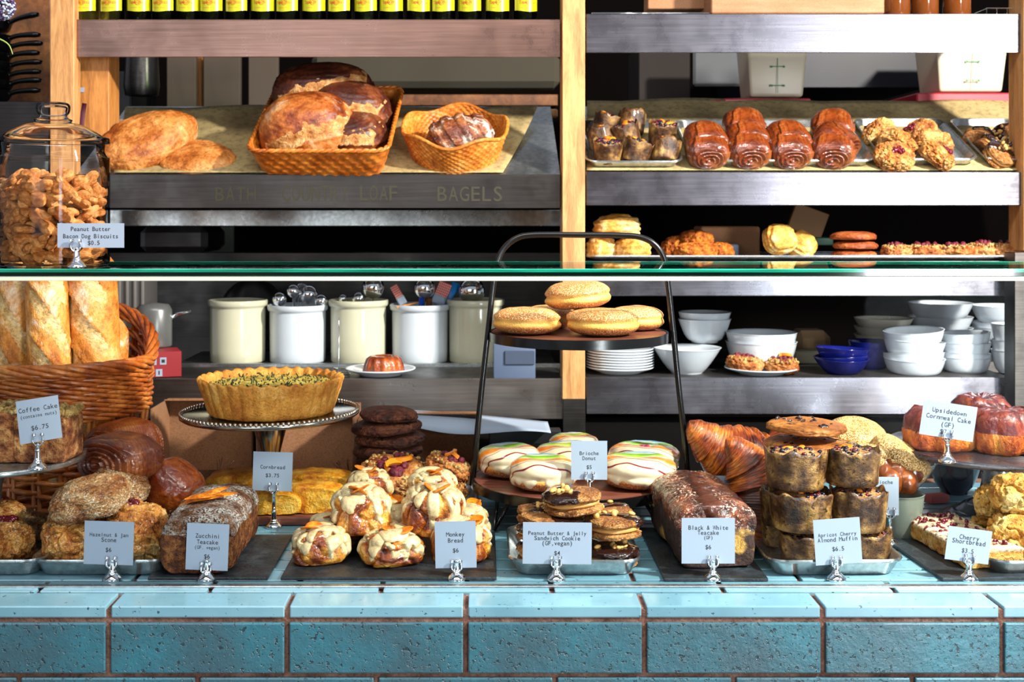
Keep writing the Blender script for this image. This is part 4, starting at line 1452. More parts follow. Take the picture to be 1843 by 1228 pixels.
solo('seeded_loaf', one('seeded_loaf', (v, f), crust('floured_slashed_loaf', [(.3, '#2c120a'), (.48, '#6b3218'), (.6, '#9a5a30'), (.75, '#dcc3a0')], 16, 90, .9, .003, .4, .5, None, sscale=90, stretch=(1, 1, 2.5), flour=('#f2e8da', 14, .5, .62, .9))), 'floured dark loaf with slashes inside the round basket', 'bread', rd.matrix_basis @ Vector((.015, -.015, .035)), (TILT + .1, -.15, .15))
rbx('wooden_paddle', 'thin pale wooden paddle tip behind the round basket', 'paddle', 905, 196, 1004, 211, SD + .62, .05, 'oak', .004)

# ------------------------------------------------------------------ bread shelf, right: trays of pastries
def slope_tray(x0, x1, yb, depth, lab, h=.022):
    b = sl((x0 + x1) / 2, yb)
    depth -= .03
    w_ = m(x1 - x0, b.y)
    c = b + Vector((0, math.cos(TILT), math.sin(TILT))) * (depth / 2 + .006) + Vector((0, -math.sin(TILT), math.cos(TILT))) * .004
    o = solo('baking_tray', one('baking_tray', pan_mesh(w_ - .018, depth, h), 'alu', 'auto'), lab, 'tray', c, (TILT, 0, 0), 'trays on the sloped bread shelf')
    return o
def in_tray(t, px, py, back=0, z=.004):
    """The place on a sloped tray's floor that shows at px, py."""
    n = Vector((0, -math.sin(TILT), math.cos(TILT)))
    o_ = t.location + n * z
    dr = P(px, py, 1.0) - cam.location
    k = (o_ - cam.location).dot(n) / dr.dot(n)
    q = cam.location + dr * k
    return q + Vector((0, math.cos(TILT), math.sin(TILT))) * back
t1 = slope_tray(1050, 1234, 308, .31, 'metal tray of paper-wrapped fruit muffins beside the oak post')
t2 = slope_tray(1238, 1580, 306, .31, 'wide metal tray of glazed laminated buns')
t3 = slope_tray(1583, 1766, 304, .31, 'metal tray of jam scones on the right bread shelf')
t4 = slope_tray(1769, 1905, 304, .31, 'metal tray of chocolate-dipped cookies at the right edge')
mufs = [muffin(s) for s in (1, 2, 3)]
mu = [(1095, 299, 0, 'front left'), (1142, 299, 0, 'front middle'), (1198, 299, 0, 'front right'), (1090, 277, .0, 'second row left'), (1134, 268, .010, 'second row middle'),
      (1192, 266, .0, 'second row right'), (1086, 250, 0, 'back row left'), (1138, 246, .012, 'back row middle')]
for i, (px, py, z, nm) in enumerate(mu):
    k = i % 3
    put('muf%d' % k, mufs[k], f'small paper-wrapped berry muffin, {nm} of the tray by the post', 'muffin', in_tray(t1, px, py, .028, .004 + z), (TILT * .75, 0, i * 1.3), 'paper-wrapped muffins on the upper tray', (1.16, 1.16, 1.0))
rolls = [parts('laminated_bun', ('laminated_bun', one('laminated_bun', g_roll(.105, .115, .068, s, 5), 'roll'))) for s in (1, 2, 3)]
roll_me = [one('laminated_bun', g_roll(.108, .115, .070, s, 5), 'bun') for s in (1, 2, 3)]
cols_ = [(1277, [302, 283], 'first'), (1352, [302, 279, 258], 'second'), (1427, [302, 281], 'third'), (1508, [302, 283, 260], 'fourth')]
for cpx, rows_, cn in cols_:
    for j, py in enumerate(rows_):
        q = in_tray(t2, cpx - 4 * j + (6 if cn == 'fourth' and j == 2 else 0), py, .05, .004 + .012 * j)
        nm = ['front', 'middle' if len(rows_) == 3 else 'back', 'back'][j]
        solo('laminated_bun', roll_me[(j + len(cn)) % 3], f'glazed laminated bun, {nm} of the {cn} column from the left', 'bun', q, (TILT + .12 + .05 * j, .0, (.9 if cn == 'fourth' else .15) * (1 if j % 2 else -.3)), 'glazed buns on the upper tray')
def jam_scone(seed, mat='scone', w_=.12, d_=.11, h_=.06):
    v, f = blob(w_, d_, h_, .86, .14, 2.8, seed, .4, 6, 4, .12, rough=.035)
    def sp(rg):
        a, q = rg.random() * 6.28, math.sqrt(rg.random()) * .017
        return (q * math.cos(a), -.012 + q * math.sin(a), h_ * .93)
    return parts('jam_scone', ('scone', one('scone', (v, f), mat)), ('jam', scatter(14, sp, .008, seed, 2, (1, 1, .55)).mesh('jam', 'cherry')))
js = [jam_scone(21), jam_scone(22)]
for j, (cpx, rows_, cn) in enumerate([(1600, [303, 281, 258], 'left'), (1672, [303, 283, 260], 'right')]):
    for i, py in enumerate(rows_):
        q = in_tray(t3, cpx + (0, -6, -12)[i] + (14, 22, 8)[i] * 1, py, .035, .004 + .006 * i)
        put('js%d' % ((i + j) % 2), js[(i + j) % 2], f'golden jam scone, {["front", "middle", "back"][i]} of the {cn} column on the upper tray', 'scone', q, (TILT + .25, 0, i * 2.0 + j), 'jam scones on the upper tray', .84)
sw = [sandwich_cookie(s) for s in (1, 2, 3)]
for i, (px, py, lab) in enumerate([(1800, 297, 'front'), (1782, 283, 'second'), (1766, 268, 'back'), (1845, 295, 'front'), (1835, 280, 'second'), (1822, 262, 'back')]):
    q = in_tray(t4, px, py, .03, .006)
    put('sw%d' % (i % 3), sw[i % 3], f'chocolate-dipped cookie, {lab} of the {"left" if i < 3 else "right"} column at the right edge', 'cookie', q, (TILT + .45, 0, .5 + i), 'chocolate-dipped cookies on the upper tray', 1.05)
# tubs and red lids in the back of the right bay
def tub(x0, x1, yb, lab, flip=1):
    D = 3.62
    p = P((x0 + x1) / 2, yb, D)
    w_ = m(x1 - x0, D)
    r = root('food_tub', lab, 'tub', p, (0, 0, 0), 'white food tubs behind the bread shelf')
    v, f = box(w_, w_ * .9, .16, .01, 3)
    v[:, :2] *= (.86 + .14 * v[:, 2:3] / .16)
    ob('tub_body', one('tub_body', (v, f), 'poly', 'auto'), r)
    g = MB()
    for z in (.03, .085):
        g.add(*box(.035, .0005, .0025, 0), mat=TR(0, 0, z))
        g.add(*box(.006, .0005, .006, 0), mat=TR(-.018, 0, z - .002)); g.add(*box(.006, .0005, .006, 0), mat=TR(.018, 0, z - .002))
    g.add(*box(.0016, .0005, .10, 0), mat=TR(0, 0, .01))
    ob('scale_marks', g.mesh('scale_marks', 'green', False), r, (.0, -w_ * .45 * .95 - .004, 0))
    return r
tub(1334, 1442, 178, 'white plastic tub with green scale above the laminated buns')
tub(1664, 1792, 170, 'white plastic tub with green scale above the jam scones')
for x0, x1, y0, y1, lab in [(1150, 1300, 180, 188, 'flat red lid showing left of the first white tub'), (1303, 1460, 177, 190, 'flat red lid under the white tub above the laminated buns'), (1650, 1826, 167, 187, 'flat red lid under the white tub above the jam scones')]:
    rbx('red_tub_lid', lab, 'storage box', x0, y0, x1, y1, 3.60 - .13, .30, 'red', .004, 'flat red lids behind the bread shelf')

# ------------------------------------------------------------------ middle shelf, right bay
MZ = CZ - (470 - 380) * SD / F
MD = SD + .10
ms_ = solo('baking_tray', one('baking_tray', pan_mesh(m(1840 - 1050, SD) - .03, .30, .012), 'alu', 'auto'), 'long metal tray of biscuits and scones just above the glass top', 'tray', ((1445 - X0) * SD / F, SD + .17, MZ + .0005))
MT = MZ + .004
def fit(x0, y0, x1, y1, D, W, DP, H, dscale=None):
    """Scale and place a W x DP x H lump so that it fills a pixel box at distance D."""
    s = m(x1 - x0, D) / W
    sd = s if dscale is None else dscale
    ph = ((y0 + y1) / 2 - Y0) / F
    h_ = m(y1 - y0, D) - .7 * abs(ph) * DP * sd
    sz = max(.3 * s, h_ / H)
    p = P((x0 + x1) / 2, y1, D)
    p.z += ph * DP * sd * .38
    return p, (s, sd, sz)
def F_(key, mk, dims, boxp, D, lab, cat, rot=(0, 0, 0), grp=None, z=None, ds=None):
    p, sc = fit(*boxp, D, *dims, ds)
    if z is not None:
        p.z = z
    return put(key, mk, lab, cat, p, rot, grp, sc)
def bisc(seed, mat='buttermilk'):
    v, f = blob(.085, .08, .05, .75, .06, 2.6, seed, .5, 5, 4, .04)
    n = vnorm(v, f)
    v = v + n * (.0016 * np.sin(v[:, 2] * 500 + 4 * fbm(v * 30, 1, 2, seed)))[:, None]
    return lambda: ob('biscuit', one('biscuit', (v, f), mat))
b1, b2 = bisc(31), bisc(32)
F_('bi1', b1, (.085, .08, .05), (1068, 390, 1152, 429), MD, 'flaky biscuit on top of two others beside the oak post', 'biscuit', z=MT + .058)
F_('bi2', b2, (.085, .08, .05), (1056, 427, 1108, 468), MD, 'golden biscuit, lower left of the stack beside the oak post', 'biscuit', (0, 0, .5), z=MT)
F_('bi1', b1, (.085, .08, .05), (1106, 427, 1170, 468), MD - .01, 'pale cracked biscuit, lower right of the stack beside the post', 'biscuit', (0, 0, 1.9), z=MT)
put('bi2', b2, 'round biscuit leaning on edge in the middle of the long tray', 'biscuit', P(1396, 466, MD) + Vector((0, 0, .045)), (1.2, .0, .35), None, (1.0, .95, 1.0))
put('bi1', b1, 'biscuit lying tilted right behind the leaning round one', 'biscuit', P(1438, 466, MD + .03) + Vector((0, 0, .015)), (.75, .55, -.5), None, (.95, .9, .95))
for o in bpy.data.objects:
    if o.name.startswith('biscuit') and 'leaning' in o.get('label', ''):
        o.location.z = MT + .042
    if o.name.startswith('biscuit') and 'lying tilted' in o.get('label', ''):
        o.location.z = MT + .022
def ched(seed):
    v, f = blob(.13, .09, .055, .85, .16, 3.4, seed, .4, 5, 4, .08, rough=.05)
    return lambda: ob('cheddar_scone', one('cheddar_scone', (v, f), 'cheddar'))
c1, c2 = ched(41), ched(42)
F_('ch1', c1, (.13, .09, .055), (1190, 424, 1262, 466), MD + .06, 'orange cheddar scone at the left of its heap', 'scone', (0, 0, .4), z=MT)
F_('ch2', c2, (.13, .09, .055), (1212, 416, 1290, 452), MD + .03, 'orange cheddar scone on top of its heap', 'scone', (0, .05, 2.0), z=MT + .022)
F_('ch1', c1, (.13, .09, .055), (1214, 434, 1292, 466), MD - .04, 'orange cheddar scone with a red piece, front of its heap', 'scone', (0, 0, -.2), z=MT)
F_('ch2', c2, (.13, .09, .055), (1268, 436, 1326, 466), MD, 'orange cheddar scone at the right of its heap', 'scone', (0, 0, .9), z=MT)
rc = cookie_mesh(51, .055, .022, 'redcookie')
for i, lab in enumerate(['lowest of the three thick brown cookies on the long tray', 'middle of the three thick brown cookies on the long tray', 'topmost of the three thick brown cookies on the long tray']):
    solo('thick_cookie', rc, lab, 'cookie', P(1537 + (0, 3, -2)[i], 466, MD) * 1, (0, 0, i * 1.2), 'three thick cookies on the long tray').location.z = MT + .0235 * i
fd = danish(61, fruit='none')
for i, (x0, x1) in enumerate([(1586, 1640), (1632, 1700), (1690, 1752), (1738, 1800), (1785, 1850)]):
    F_('fd', fd, (.096, .09, .034), (x0, 437 - (i > 2) * 3, x1, 466), MD - .02 + .02 * (i % 2), ['leftmost flat raspberry pastry on the long tray', 'second flat raspberry pastry from the left on the long tray', 'middle flat raspberry pastry of the five on the long tray', 'fourth flat raspberry pastry on the long tray', 'rightmost flat raspberry pastry at the picture edge'][i], 'pastry', (0, 0, i * 1.1), 'flat raspberry pastries on the long tray', z=MT)
rbx('paper_stack', 'fanned brown and white paper sleeves behind the cheddar scones', 'paper sleeves', 1262, 408, 1368, 466, MD + .16, .12, 'kraftdark', .004)
rbx('white_napkins', 'white folded napkins behind the cheddar scones', 'napkins', 1300, 440, 1330, 466, MD + .11, .04, 'cardface', .003)
# ------------------------------------------------------------------ lower shelf, left: crocks and tools
LZ = CZ - (682 - 380) * SD / F
def crock(px, w_px, ytop, mat, lab, ybase=657):
    D = (CZ - LZ) * F / (ybase - 380) + .08
    p = P(px, 0, D); p.z = LZ
    r = m(w_px, D) / 2 / 1.05
    h = (CZ - (ytop - 380) * (D - r) / F) - LZ
    o = solo('crock', one('crock', crock_g(r, h), mat), lab, 'crock', p, (0, 0, 0), 'tall glazed crocks on the lower shelf')
    return o, r, h
CR = {}
for k_, a in {'a': (428, 107, 543, 'cream', 'leftmost tall cream crock, nearly empty'), 'b': (536, 109, 552, 'white', 'white crock full of steel ladles, second from left'),
              'c': (645, 108, 543, 'cream', 'cream crock with scoops behind the caramel bundt'), 'd': (756, 109, 551, 'white', 'white crock holding red and blue brushes'),
              'e': (856, 104, 542, 'cream', 'shaded cream crock beside the tiered stand')}.items():
    CR[k_] = crock(*a)
def ladle(lab, ck, px, py, rpx, tip=0, seed=0):
    o, r, h = CR[ck]
    D = o.location.y + random.uniform(-.02, .04)
    c = P(px, py, D)
    rr = m(rpx, D)
    t = root('ladle', lab, 'ladle', c, (0, 0, 0), 'steel ladles and scoops in the crocks')
    v, f = ico(4)
    v = v * rr
    v[:, 1] *= .8
    ob('ladle_bowl', one('ladle_bowl', (v, f), 'chrome'), t)
    foot = Vector((o.location.x + (c.x - o.location.x) * .3, o.location.y, LZ + .02)) - c
    ob('handle', one('handle', tube([(0, .0, -rr * .8), foot * .5, foot], .003, 8), 'chrome'), t)
for lab, ck, px, py, rp_ in [('small steel ladle, leftmost over the white crock', 'b', 503, 539, 13), ('steel ladle at the back of the left white crock', 'b', 528, 524, 12), ('largest steel ladle over the left white crock', 'b', 556, 530, 17),
                        ('steel scoop, rightmost over the left white crock', 'b', 578, 542, 12), ('tiny steel scoop at the left in the cream crock', 'c', 617, 538, 8), ('low steel scoop in the middle of the cream crock', 'c', 646, 538, 12),
                        ('big shiny steel ladle above the cream crock', 'c', 672, 518, 20), ('big round steel ladle between the red brushes', 'd', 764, 519, 19), ('large steel ball scoop above the shaded cream crock', 'e', 849, 524, 24)]:
    ladle(lab, ck, px, py, rp_)
def whisk(lab, px, py, ck):
    o, r, h = CR[ck]
    c = P(px, py, o.location.y + .03)
    t = root('whisk', lab, 'whisk', c, (0, .2, 0))
    b = MB()
    for k in range(6):
        a = k * PI / 6
        pts = []
        for j in range(13):
            q = j / 12 * 2 * PI
            pts.append((.022 * math.sin(q) * math.cos(a), .022 * math.sin(q) * math.sin(a), .035 * math.cos(q)))
        b.add(*tube(pts[:-1], .0009, 5, closed=True))
    ob('wires', b.mesh('wires', 'chrome'), t)
    ob('handle', one('handle', tube([(0, 0, -.034), (0, 0, -.15)], .006, 8), 'chrome'), t)
whisk('steel whisk sticking out of the left white crock', 541, 532, 'b')
def brush(lab, p0, p1, wpx, head, hand, ck='d', ferr=None):
    D = CR[ck][0].location.y + .01
    a, b = P(*p0, D), P(*p1, D)
    t = root('pastry_brush', lab, 'brush', a)
    d = b - a
    L = d.length
    ry = math.atan2(d.x, d.z)
    wd = m(wpx, D)
    ob('brush_head', one('brush_head', box(wd, .016, L * .62, .002), head, False), t, d * .38, (0, ry, 0))
    bris = MB()
    n_ = 7
    for i in range(n_):
        for j in range(6):
            bris.add(*box(wd / n_ * .55, .0022, L * .62 / 6 * .55, 0), mat=TR((i + .5 - n_ / 2) * wd / n_, -.0088, (j + .2) * L * .62 / 6))
    ob('ribs', bris.mesh('ribs', 'brushgap', False), t, d * .38, (0, ry, 0))
    ob('ferrule', one('ferrule', box(wd * 1.08, .02, L * .42, .003), ferr or 'cardface', False), t, (0, 0, 0), (0, ry, 0))
    ob('handle', one('handle', tube([(0, 0, 0), (-d.x * .5, 0, -.10)], .006, 8), hand), t)
T['brushred'] = plain('salmon_silicone', '#c44a40', .5)
T['brushgap'] = plain('pale_pink_silicone', '#e0a89c', .5)
T['bluep'] = plain('bright_blue_plastic', '#0f72b8', .35)
brush('narrow salmon silicone brush leaning left in the white crock', (727, 548), (708, 514), 14, 'brushred', 'poly')
brush('wide red ribbed brush with white collar in the white crock', (787, 548), (803, 509), 24, 'brushred', 'cardface')
def sol_tube(name, lab, cat, pts, r_, mat, **k):
    return solo(name, one(name, tube(pts, r_, 10, **k), mat), lab, cat)
Dc = CR['d'][0].location.y - .01
sol_tube('spatula', 'bright blue plastic spatula behind the wide red brush', 'spatula', [P(800, 560, Dc + .02), P(812, 530, Dc + .02), P(822, 510, Dc + .02)], [.006, .010, .013], 'bluep', sy=.3)
sol_tube('marker_pen', 'blue capped pen standing in the right white crock', 'pen', [P(752, 585, Dc), P(757, 552, Dc), P(759, 534, Dc)], [.006, .006, .0075], plain('royal_blue_plastic', '#0d3fa8', .3))
sol_tube('wooden_spoon', 'thin wooden spoon lying over the rim of the white crock', 'spoon', [P(714, 553, Dc - .05), P(735, 549, Dc - .05), P(752, 545, Dc - .05)], [.004, .003, .002], 'oak2')
sol_tube('wooden_tool', 'brown wooden tool standing in the right white crock', 'tool', [P(772, 570, Dc + .01), P(772, 537, Dc + .01)], .009, 'board')
# mixer bowl rim behind first crock
v, f = lathe([(.0001, 0), (.06, 0), (.09, .05), (.1, .1), (.095, .1), (.0001, .01)], 40)
solo('mixing_bowl', one('mixing_bowl', (ico(4)[0] * .1, ico(4)[1]), 'steel_dark'), 'dim round steel dome behind the leftmost crock', 'bowl', P(455, 560, 3.78))
# spike with round wire foot
sp = root('spike_holder', 'chrome receipt spike with a wire foot in front of the crocks', 'spike', P(610, 670, SD + .07))
sp.location.z = LZ
ob('needle', one('needle', tube([(0, 0, .004), (0, 0, .140), (0, 0, .147)], [.0014, .0012, .0002], 8), 'chrome'), sp)
ft = MB()
for k in range(3):
    a = k * 2.1 + .4
    ft.add(*tube([(.002 * math.cos(a), .002 * math.sin(a), .016), (.016 * math.cos(a), .016 * math.sin(a), .017), (.028 * math.cos(a), .028 * math.sin(a), .002)], .0018, 8))
ft.add(*tube([(.028 * math.cos(a), .028 * math.sin(a), .003) for a in np.linspace(0, 2 * PI, 32, endpoint=False)], .0018, 6, closed=True))
ob('wire_foot', ft.mesh('wire_foot', 'chrome'), sp)
# bundt on plate
pl = solo('plate', one('plate', plate_g(.090), 'white'), 'white plate under the small caramel bundt cake', 'plate', P(685, 681, SD + .075))
pl.location.z = LZ
def mod_b(TH, R, Z):
    return R * (1 + .045 * np.sin(TH * 12)), Z
v, f = lathe([(.0001, 0), (.050, 0), (.052, .004), (.049, .02), (.043, .036), (.034, .043), (.022, .043), (.012, .034), (.008, .02), (.0001, .02)], 96, mod_b)
solo('bundt_cake', one('bundt_cake', (v, f), 'kouign'), 'small glossy caramel bundt cake on a white plate', 'cake', Vector(pl.location) + Vector((.008, 0, .006)))
# grey machine and red carton
mc = root('grey_machine', 'grey ribbed kitchen machine standing behind the baguette basket', 'machine', P(262, 640, SD + .16))
mc.location.z = LZ + .055
mc.location.z = LZ
ob('cabinet', one('cabinet', box(.10, .13, .26, .008, 2), plain('grey_machine_paint', '#4a4644', .45), 'auto'), mc, (-.045, .04, 0))
rb2 = MB()
for i in range(5):
    rb2.add(*box(.008, .006, .075, .003, 2), mat=TR(-.08 + i * .02, -.028, .165))
ob('cooling_ribs', rb2.mesh('cooling_ribs', plain('grey_ribs', '#6b6663', .4), 'auto'), mc)
ob('drum', one('drum', lathe([(.0001, .065), (.042, .065), (.044, .07), (.044, .16), (.036, .175), (.0001, .18)], 40), plain('grey_drum', '#6a6a68', .3, .4)), mc, (.03, -.02, 0))
ob('spout', one('spout', tube([(.06, -.01, .135), (.09, -.01, .15), (.12, -.01, .155)], [.006, .006, .005], 10), 'chrome'), mc)
cb = root('red_carton', 'dark red carton with small white pictures beside the basket', 'carton', P(288, 684, SD + .02), (0, 0, 0))
cb.location = P(283, 684, SD + .07)
cb.location.z = LZ
cb.rotation_euler = (0, 0, .35)
ob('carton_body', one('carton_body', box(.11, .10, .064, .001), 'redbox', False), cb)
pc = MB()
for i in range(3):
    pc.add(*box(.016, .0006, .018, 0), mat=TR(-.038 + i * .024, -.0503, .032))
pc.add(*box(.016, .0006, .018, 0), mat=TR(.0, -.0503, .003))
for i in range(3):
    pc.add(*box(.0006, .03, .004, 0), mat=TR(.0553, -.01, .012 + i * .016))
ob('white_pictures', pc.mesh('white_pictures', 'cardface', False), cb)
pg = MB()
for i in range(3):
    pg.add(*box(.008, .0006, .008, 0), mat=TR(-.038 + i * .024, -.0508, .037))
pg.add(*box(.003, .0006, .010, 0), mat=TR(0, -.0508, .007))
ob('pictograms', pg.mesh('pictograms', 'ink', False), cb)
# blue-grey machine right of crocks
bm = root('blue_grey_unit', 'blue-grey boxy unit on the shelf left of the oak post', 'unit', P(925, 684, SD + .06))
bm.location.z = LZ
BG = plain('blue_grey_plastic', '#4c5870', .5)
ob('housing', one('housing', box(.105, .12, .115, .004, 2), BG, 'auto'), bm)
ob('drawer', one('drawer', box(.075, .01, .035, .002), plain('blue_grey_dark', '#323c50', .5), False), bm, (.012, -.06, .035))

# ------------------------------------------------------------------ lower shelf, right: plates and bowls
def stack_plates(px, n, y0, y1, w_px):
    D = SD + .11
    r = m(w_px, D) / 2
    me = one('plate', plate_g(r), 'white')
    dz = (CZ - (y0 - 380) * D / F - LZ) / n
    for i in range(n):
        p = P(px, 0, D); p.z = LZ + i * dz
        lab = ['lowest', 'second lowest', 'third lowest', 'fourth lowest', 'fifth lowest', 'sixth lowest', 'seventh lowest', 'topmost'][i] + ' white plate of the stack beside the oak post'
        solo('plate', me, lab, 'plate', p, (0, 0, i * .5), 'stacked white plates beside the post')
stack_plates(1116, 8, 633, 680, 122)
def bowls(px, n, rows, w_px, hgt, mat, where, grp, back=.10, foot=.55, curve=.55, z0=None, tilt=0, wobble=0, ord_=None, D=None):
    """rows: pixel y of each rim from the bottom up."""
    D = D or SD + back
    r = m(w_px, D) / 2
    me = one('bowl', bowl_g(r, hgt, foot, .004, curve), mat)
    base = LZ if z0 is None else z0
    names = {1: [''], 2: ['lower ', 'upper '], 3: ['lowest ', 'middle ', 'topmost '], 4: ['lowest ', 'second lowest ', 'third lowest ', 'topmost ']}[n]
    for i in range(n):
        p = P(px, 0, D)
        rimz = CZ - (rows[i] - 380) * D / F
        p.z = base if i == 0 else max(base, rimz - hgt)
        solo('bowl', me, f'{names[i]}{where}', 'bowl', p, (wobble * (.5 - i % 2), tilt * (i % 2), i), grp)
bowls(1236, 2, (643, 637), 122, .067, 'white', 'big white flared bowl just right of the plate stack', 'big white flared bowls', .10, .45, .8)
bowls(1268, 2, (600, 562), 94, .062, 'white', 'deep white bowl perched behind the big flared bowls', 'deep white bowls behind', .20, .5, .5, LZ + .07)
bowls(1370, 2, (632, 598), 126, .076, 'white', 'straight-sided white bowl behind the raspberry danishes', 'straight white bowls', .16, .62, .45)
bowls(1515, 3, (650, 641, 627), 96, .042, 'blue', 'cobalt blue bowl of the front blue stack', 'front cobalt blue bowls', .09, .5, .6, None, 0, .12)
bowls(1568, 3, (640, 626, 614), 84, .05, 'blue', 'cobalt blue bowl of the rear blue stack', 'rear cobalt blue bowls', .19, .55, .6)
bowls(1645, 4, (653, 635, 614, 594), 106, .040, 'white', 'rounded white bowl of the four-bowl stack right of the blue ones', 'rounded white bowls, left stack', .10, .72, .4, None, .06, .10)
bowls(1737, 4, (650, 635, 616, 599), 88, .040, 'white', 'rounded white bowl of the shaded four-bowl stack', 'rounded white bowls, right stack', .13, .72, .4, None, .05)
bowls(1818, 3, (636, 612, 583), 66, .058, 'white', 'white cup-shaped bowl at the right frame post', 'white cup-shaped bowls', .12, .6, .5)
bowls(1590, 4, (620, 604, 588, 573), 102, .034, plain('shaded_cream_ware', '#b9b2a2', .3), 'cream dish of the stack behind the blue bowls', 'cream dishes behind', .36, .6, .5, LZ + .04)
bowls(1692, 3, (590, 570, 545), 112, .05, 'white', 'dim white bowl at the back, right of the cream dishes', 'dim white bowls at the back', .40, .6, .5, LZ + .04)
bowls(1800, 3, (600, 580, 550), 100, .05, 'white', 'dim white bowl in the far right back corner', 'dim white bowls in the back corner', .42, .6, .5, LZ + .04)
rbx('rear_riser', 'steel riser carrying the back row of bowls', 'riser', 1540, 652, 1826, 672, SD + .29, .22, 'steel_dark')
rbx('flour_bag', 'tan cloth flour bag standing behind the blue bowls', 'bag', 1432, 596, 1498, 664, SD + .36, .1, plain('tan_bag', '#8f6f50', .9), .02)
rbx('low_box', 'pale box at the foot of the tan flour bag', 'box', 1430, 632, 1500, 668, SD + .30, .05, plain('pale_box', '#b7ad92', .7), .004)
pd = solo('plate', one('plate', plate_g(.094), 'white'), 'white plate under the two raspberry danishes on the shelf', 'plate', P(1370, 681, SD + .09))
pd.location.z = LZ
dn = danish(71, fruit='none'); dn2 = danish(72, fruit='both')
put('dn', dn, 'raspberry danish at the left on the shelf plate', 'pastry', Vector(pd.location) + Vector((-.045, -.01, .008)), (0, .1, .4), 'raspberry danishes on the plate', (.98, .98, 1.3))
put('dn2', dn2, 'raspberry danish at the right on the shelf plate', 'pastry', Vector(pd.location) + Vector((.048, -.01, .008)), (0, -.1, 1.9), 'raspberry danishes on the plate', (.95, .95, 1.2))

# ================================================================== ON THE GLASS TOP
jp = P(96, 0, 2.20); jp.z = GZ
jr = m(196, 2.20) / 2
jar = root('glass_jar', 'lidded clear glass jar full of bone biscuits on the glass top', 'jar', jp)
hj = m(485 - 262, 2.2)
pro = [(.0001, .006), (jr * .88, .004), (jr * .93, .0), (jr * .98, .006), (jr, .02), (jr, hj * .80), (jr * .985, hj * .86), (jr * .93, hj * .90), (jr * .91, hj * .93), (jr * .92, hj * .99), (jr * .86, hj)]
ob('jar_body', one('jar_body', lathe(cr(pro, 80), 72), 'jarglass'), jar)
ob('jar_inner_wall', one('jar_inner_wall', lathe([(.0001, .010), (jr * .90, .010), (jr * .955, .016), (jr * .96, hj * .80), (jr * .88, hj * .90), (jr * .87, hj * .99)], 72), 'jarglass'), jar)
ld = [(jr * .80, hj * .985), (jr * .985, hj * .99), (jr * 1.0, hj * 1.005), (jr * .985, hj * 1.03), (jr * .90, hj * 1.04), (jr * .74, hj * 1.085), (jr * .52, hj * 1.135), (jr * .33, hj * 1.155), (jr * .335, hj * 1.175), (jr * .27, hj * 1.19), (jr * .24, hj * 1.21),
      (jr * .285, hj * 1.235), (jr * .30, hj * 1.27), (jr * .285, hj * 1.30), (jr * .22, hj * 1.315), (.0001, hj * 1.318)]
ldo = ob('lid', one('lid', lathe(cr(ld, 110), 72), 'jarglass'), jar)
ob('lid_knob', one('lid_knob', lathe(cr([(.0001, hj * 1.20), (jr * .20, hj * 1.215), (jr * .245, hj * 1.25), (jr * .23, hj * 1.285), (.0001, hj * 1.30)], 40), 40), 'jarglass'), ldo)
def bone_mesh(seed):
    b = MB()
    u, f = ico(5)
    L, r = .030, .0092
    # smooth union of a shaft and four knuckles, by projecting the sphere outwards
    cen = [(L / 2, r * .75), (L / 2, -r * .75), (-L / 2, r * .75), (-L / 2, -r * .75)]
    v = u.copy()
    a = np.arctan2(u[:, 1], u[:, 0])
    def rad(a):
        best = np.minimum(r * .62 / np.maximum(np.abs(np.sin(a)), 1e-3), L / 2 + r * .3)
        for cx, cy in cen:
            d = cx * np.cos(a) + cy * np.sin(a)
            h2 = cx * cx + cy * cy - d * d
            ok = (h2 < r * r) & (d > 0)
            best = np.where(ok, np.maximum(best, d + np.sqrt(np.maximum(r * r - h2, 0))), best)
        return best
    R = rad(a)
    cr = np.sqrt(u[:, 0] ** 2 + u[:, 1] ** 2)
    k = cr ** .55
    v[:, 0] = np.cos(a) * R * k
    v[:, 1] = np.sin(a) * R * k
    v[:, 2] = sgn(u[:, 2], .7) * .0066
    v *= (1 + .05 * fbm(u, 4, 2, seed))[:, None]
    return one('bone_biscuit', (v * 1.10, f), 'biscuit')
bones = [bone_mesh(s) for s in (1, 2)]
rg = random.Random(4)
nb = 0
lay = 11
for li in range(lay):
    z = .022 + li * .0145
    if z > hj * .74:
        break
    for k in range(9):
        a = k / 9 * 2 * PI + li * .5
        q = (jr * .72 if k % 3 else jr * .66)
        zz_ = z + rg.uniform(-.003, .003)
        if z > hj * .62 and math.sin(a) > .2 and rg.random() < .5:
            continue
        p = jp + Vector((q * math.cos(a), q * math.sin(a), zz_))
        nb += 1
        solo('bone_biscuit', bones[nb % 2], 'bone-shaped dog biscuit among the many in the glass jar', 'dog biscuit', p, (rg.uniform(-.9, .9), rg.uniform(-.9, .9), a + PI / 2 + rg.uniform(-.8, .8)), 'dog biscuits in the glass jar', rg.uniform(.86, 1.0) * 0 + 1)
    for k in range(3):
        a = k * 2.1 + li
        p = jp + Vector((.034 * math.cos(a), .034 * math.sin(a), z + rg.uniform(-.003, .003)))
        solo('bone_biscuit', bones[k % 2], 'bone-shaped dog biscuit among the many in the glass jar', 'dog biscuit', p, (rg.uniform(-.9, .9), rg.uniform(-.9, .9), rg.uniform(0, 3)), 'dog biscuits in the glass jar')
card('white card reading Peanut Butter Bacon Dog Biscuits before the jar', 138, 487, (103, 223, 402, 446), 2.105, [('Peanut Butter', 412, 0), ('Bacon Dog Biscuits', 425, 0), ('  $0.5', 437, 0)], zfoot=GZ + .0003)

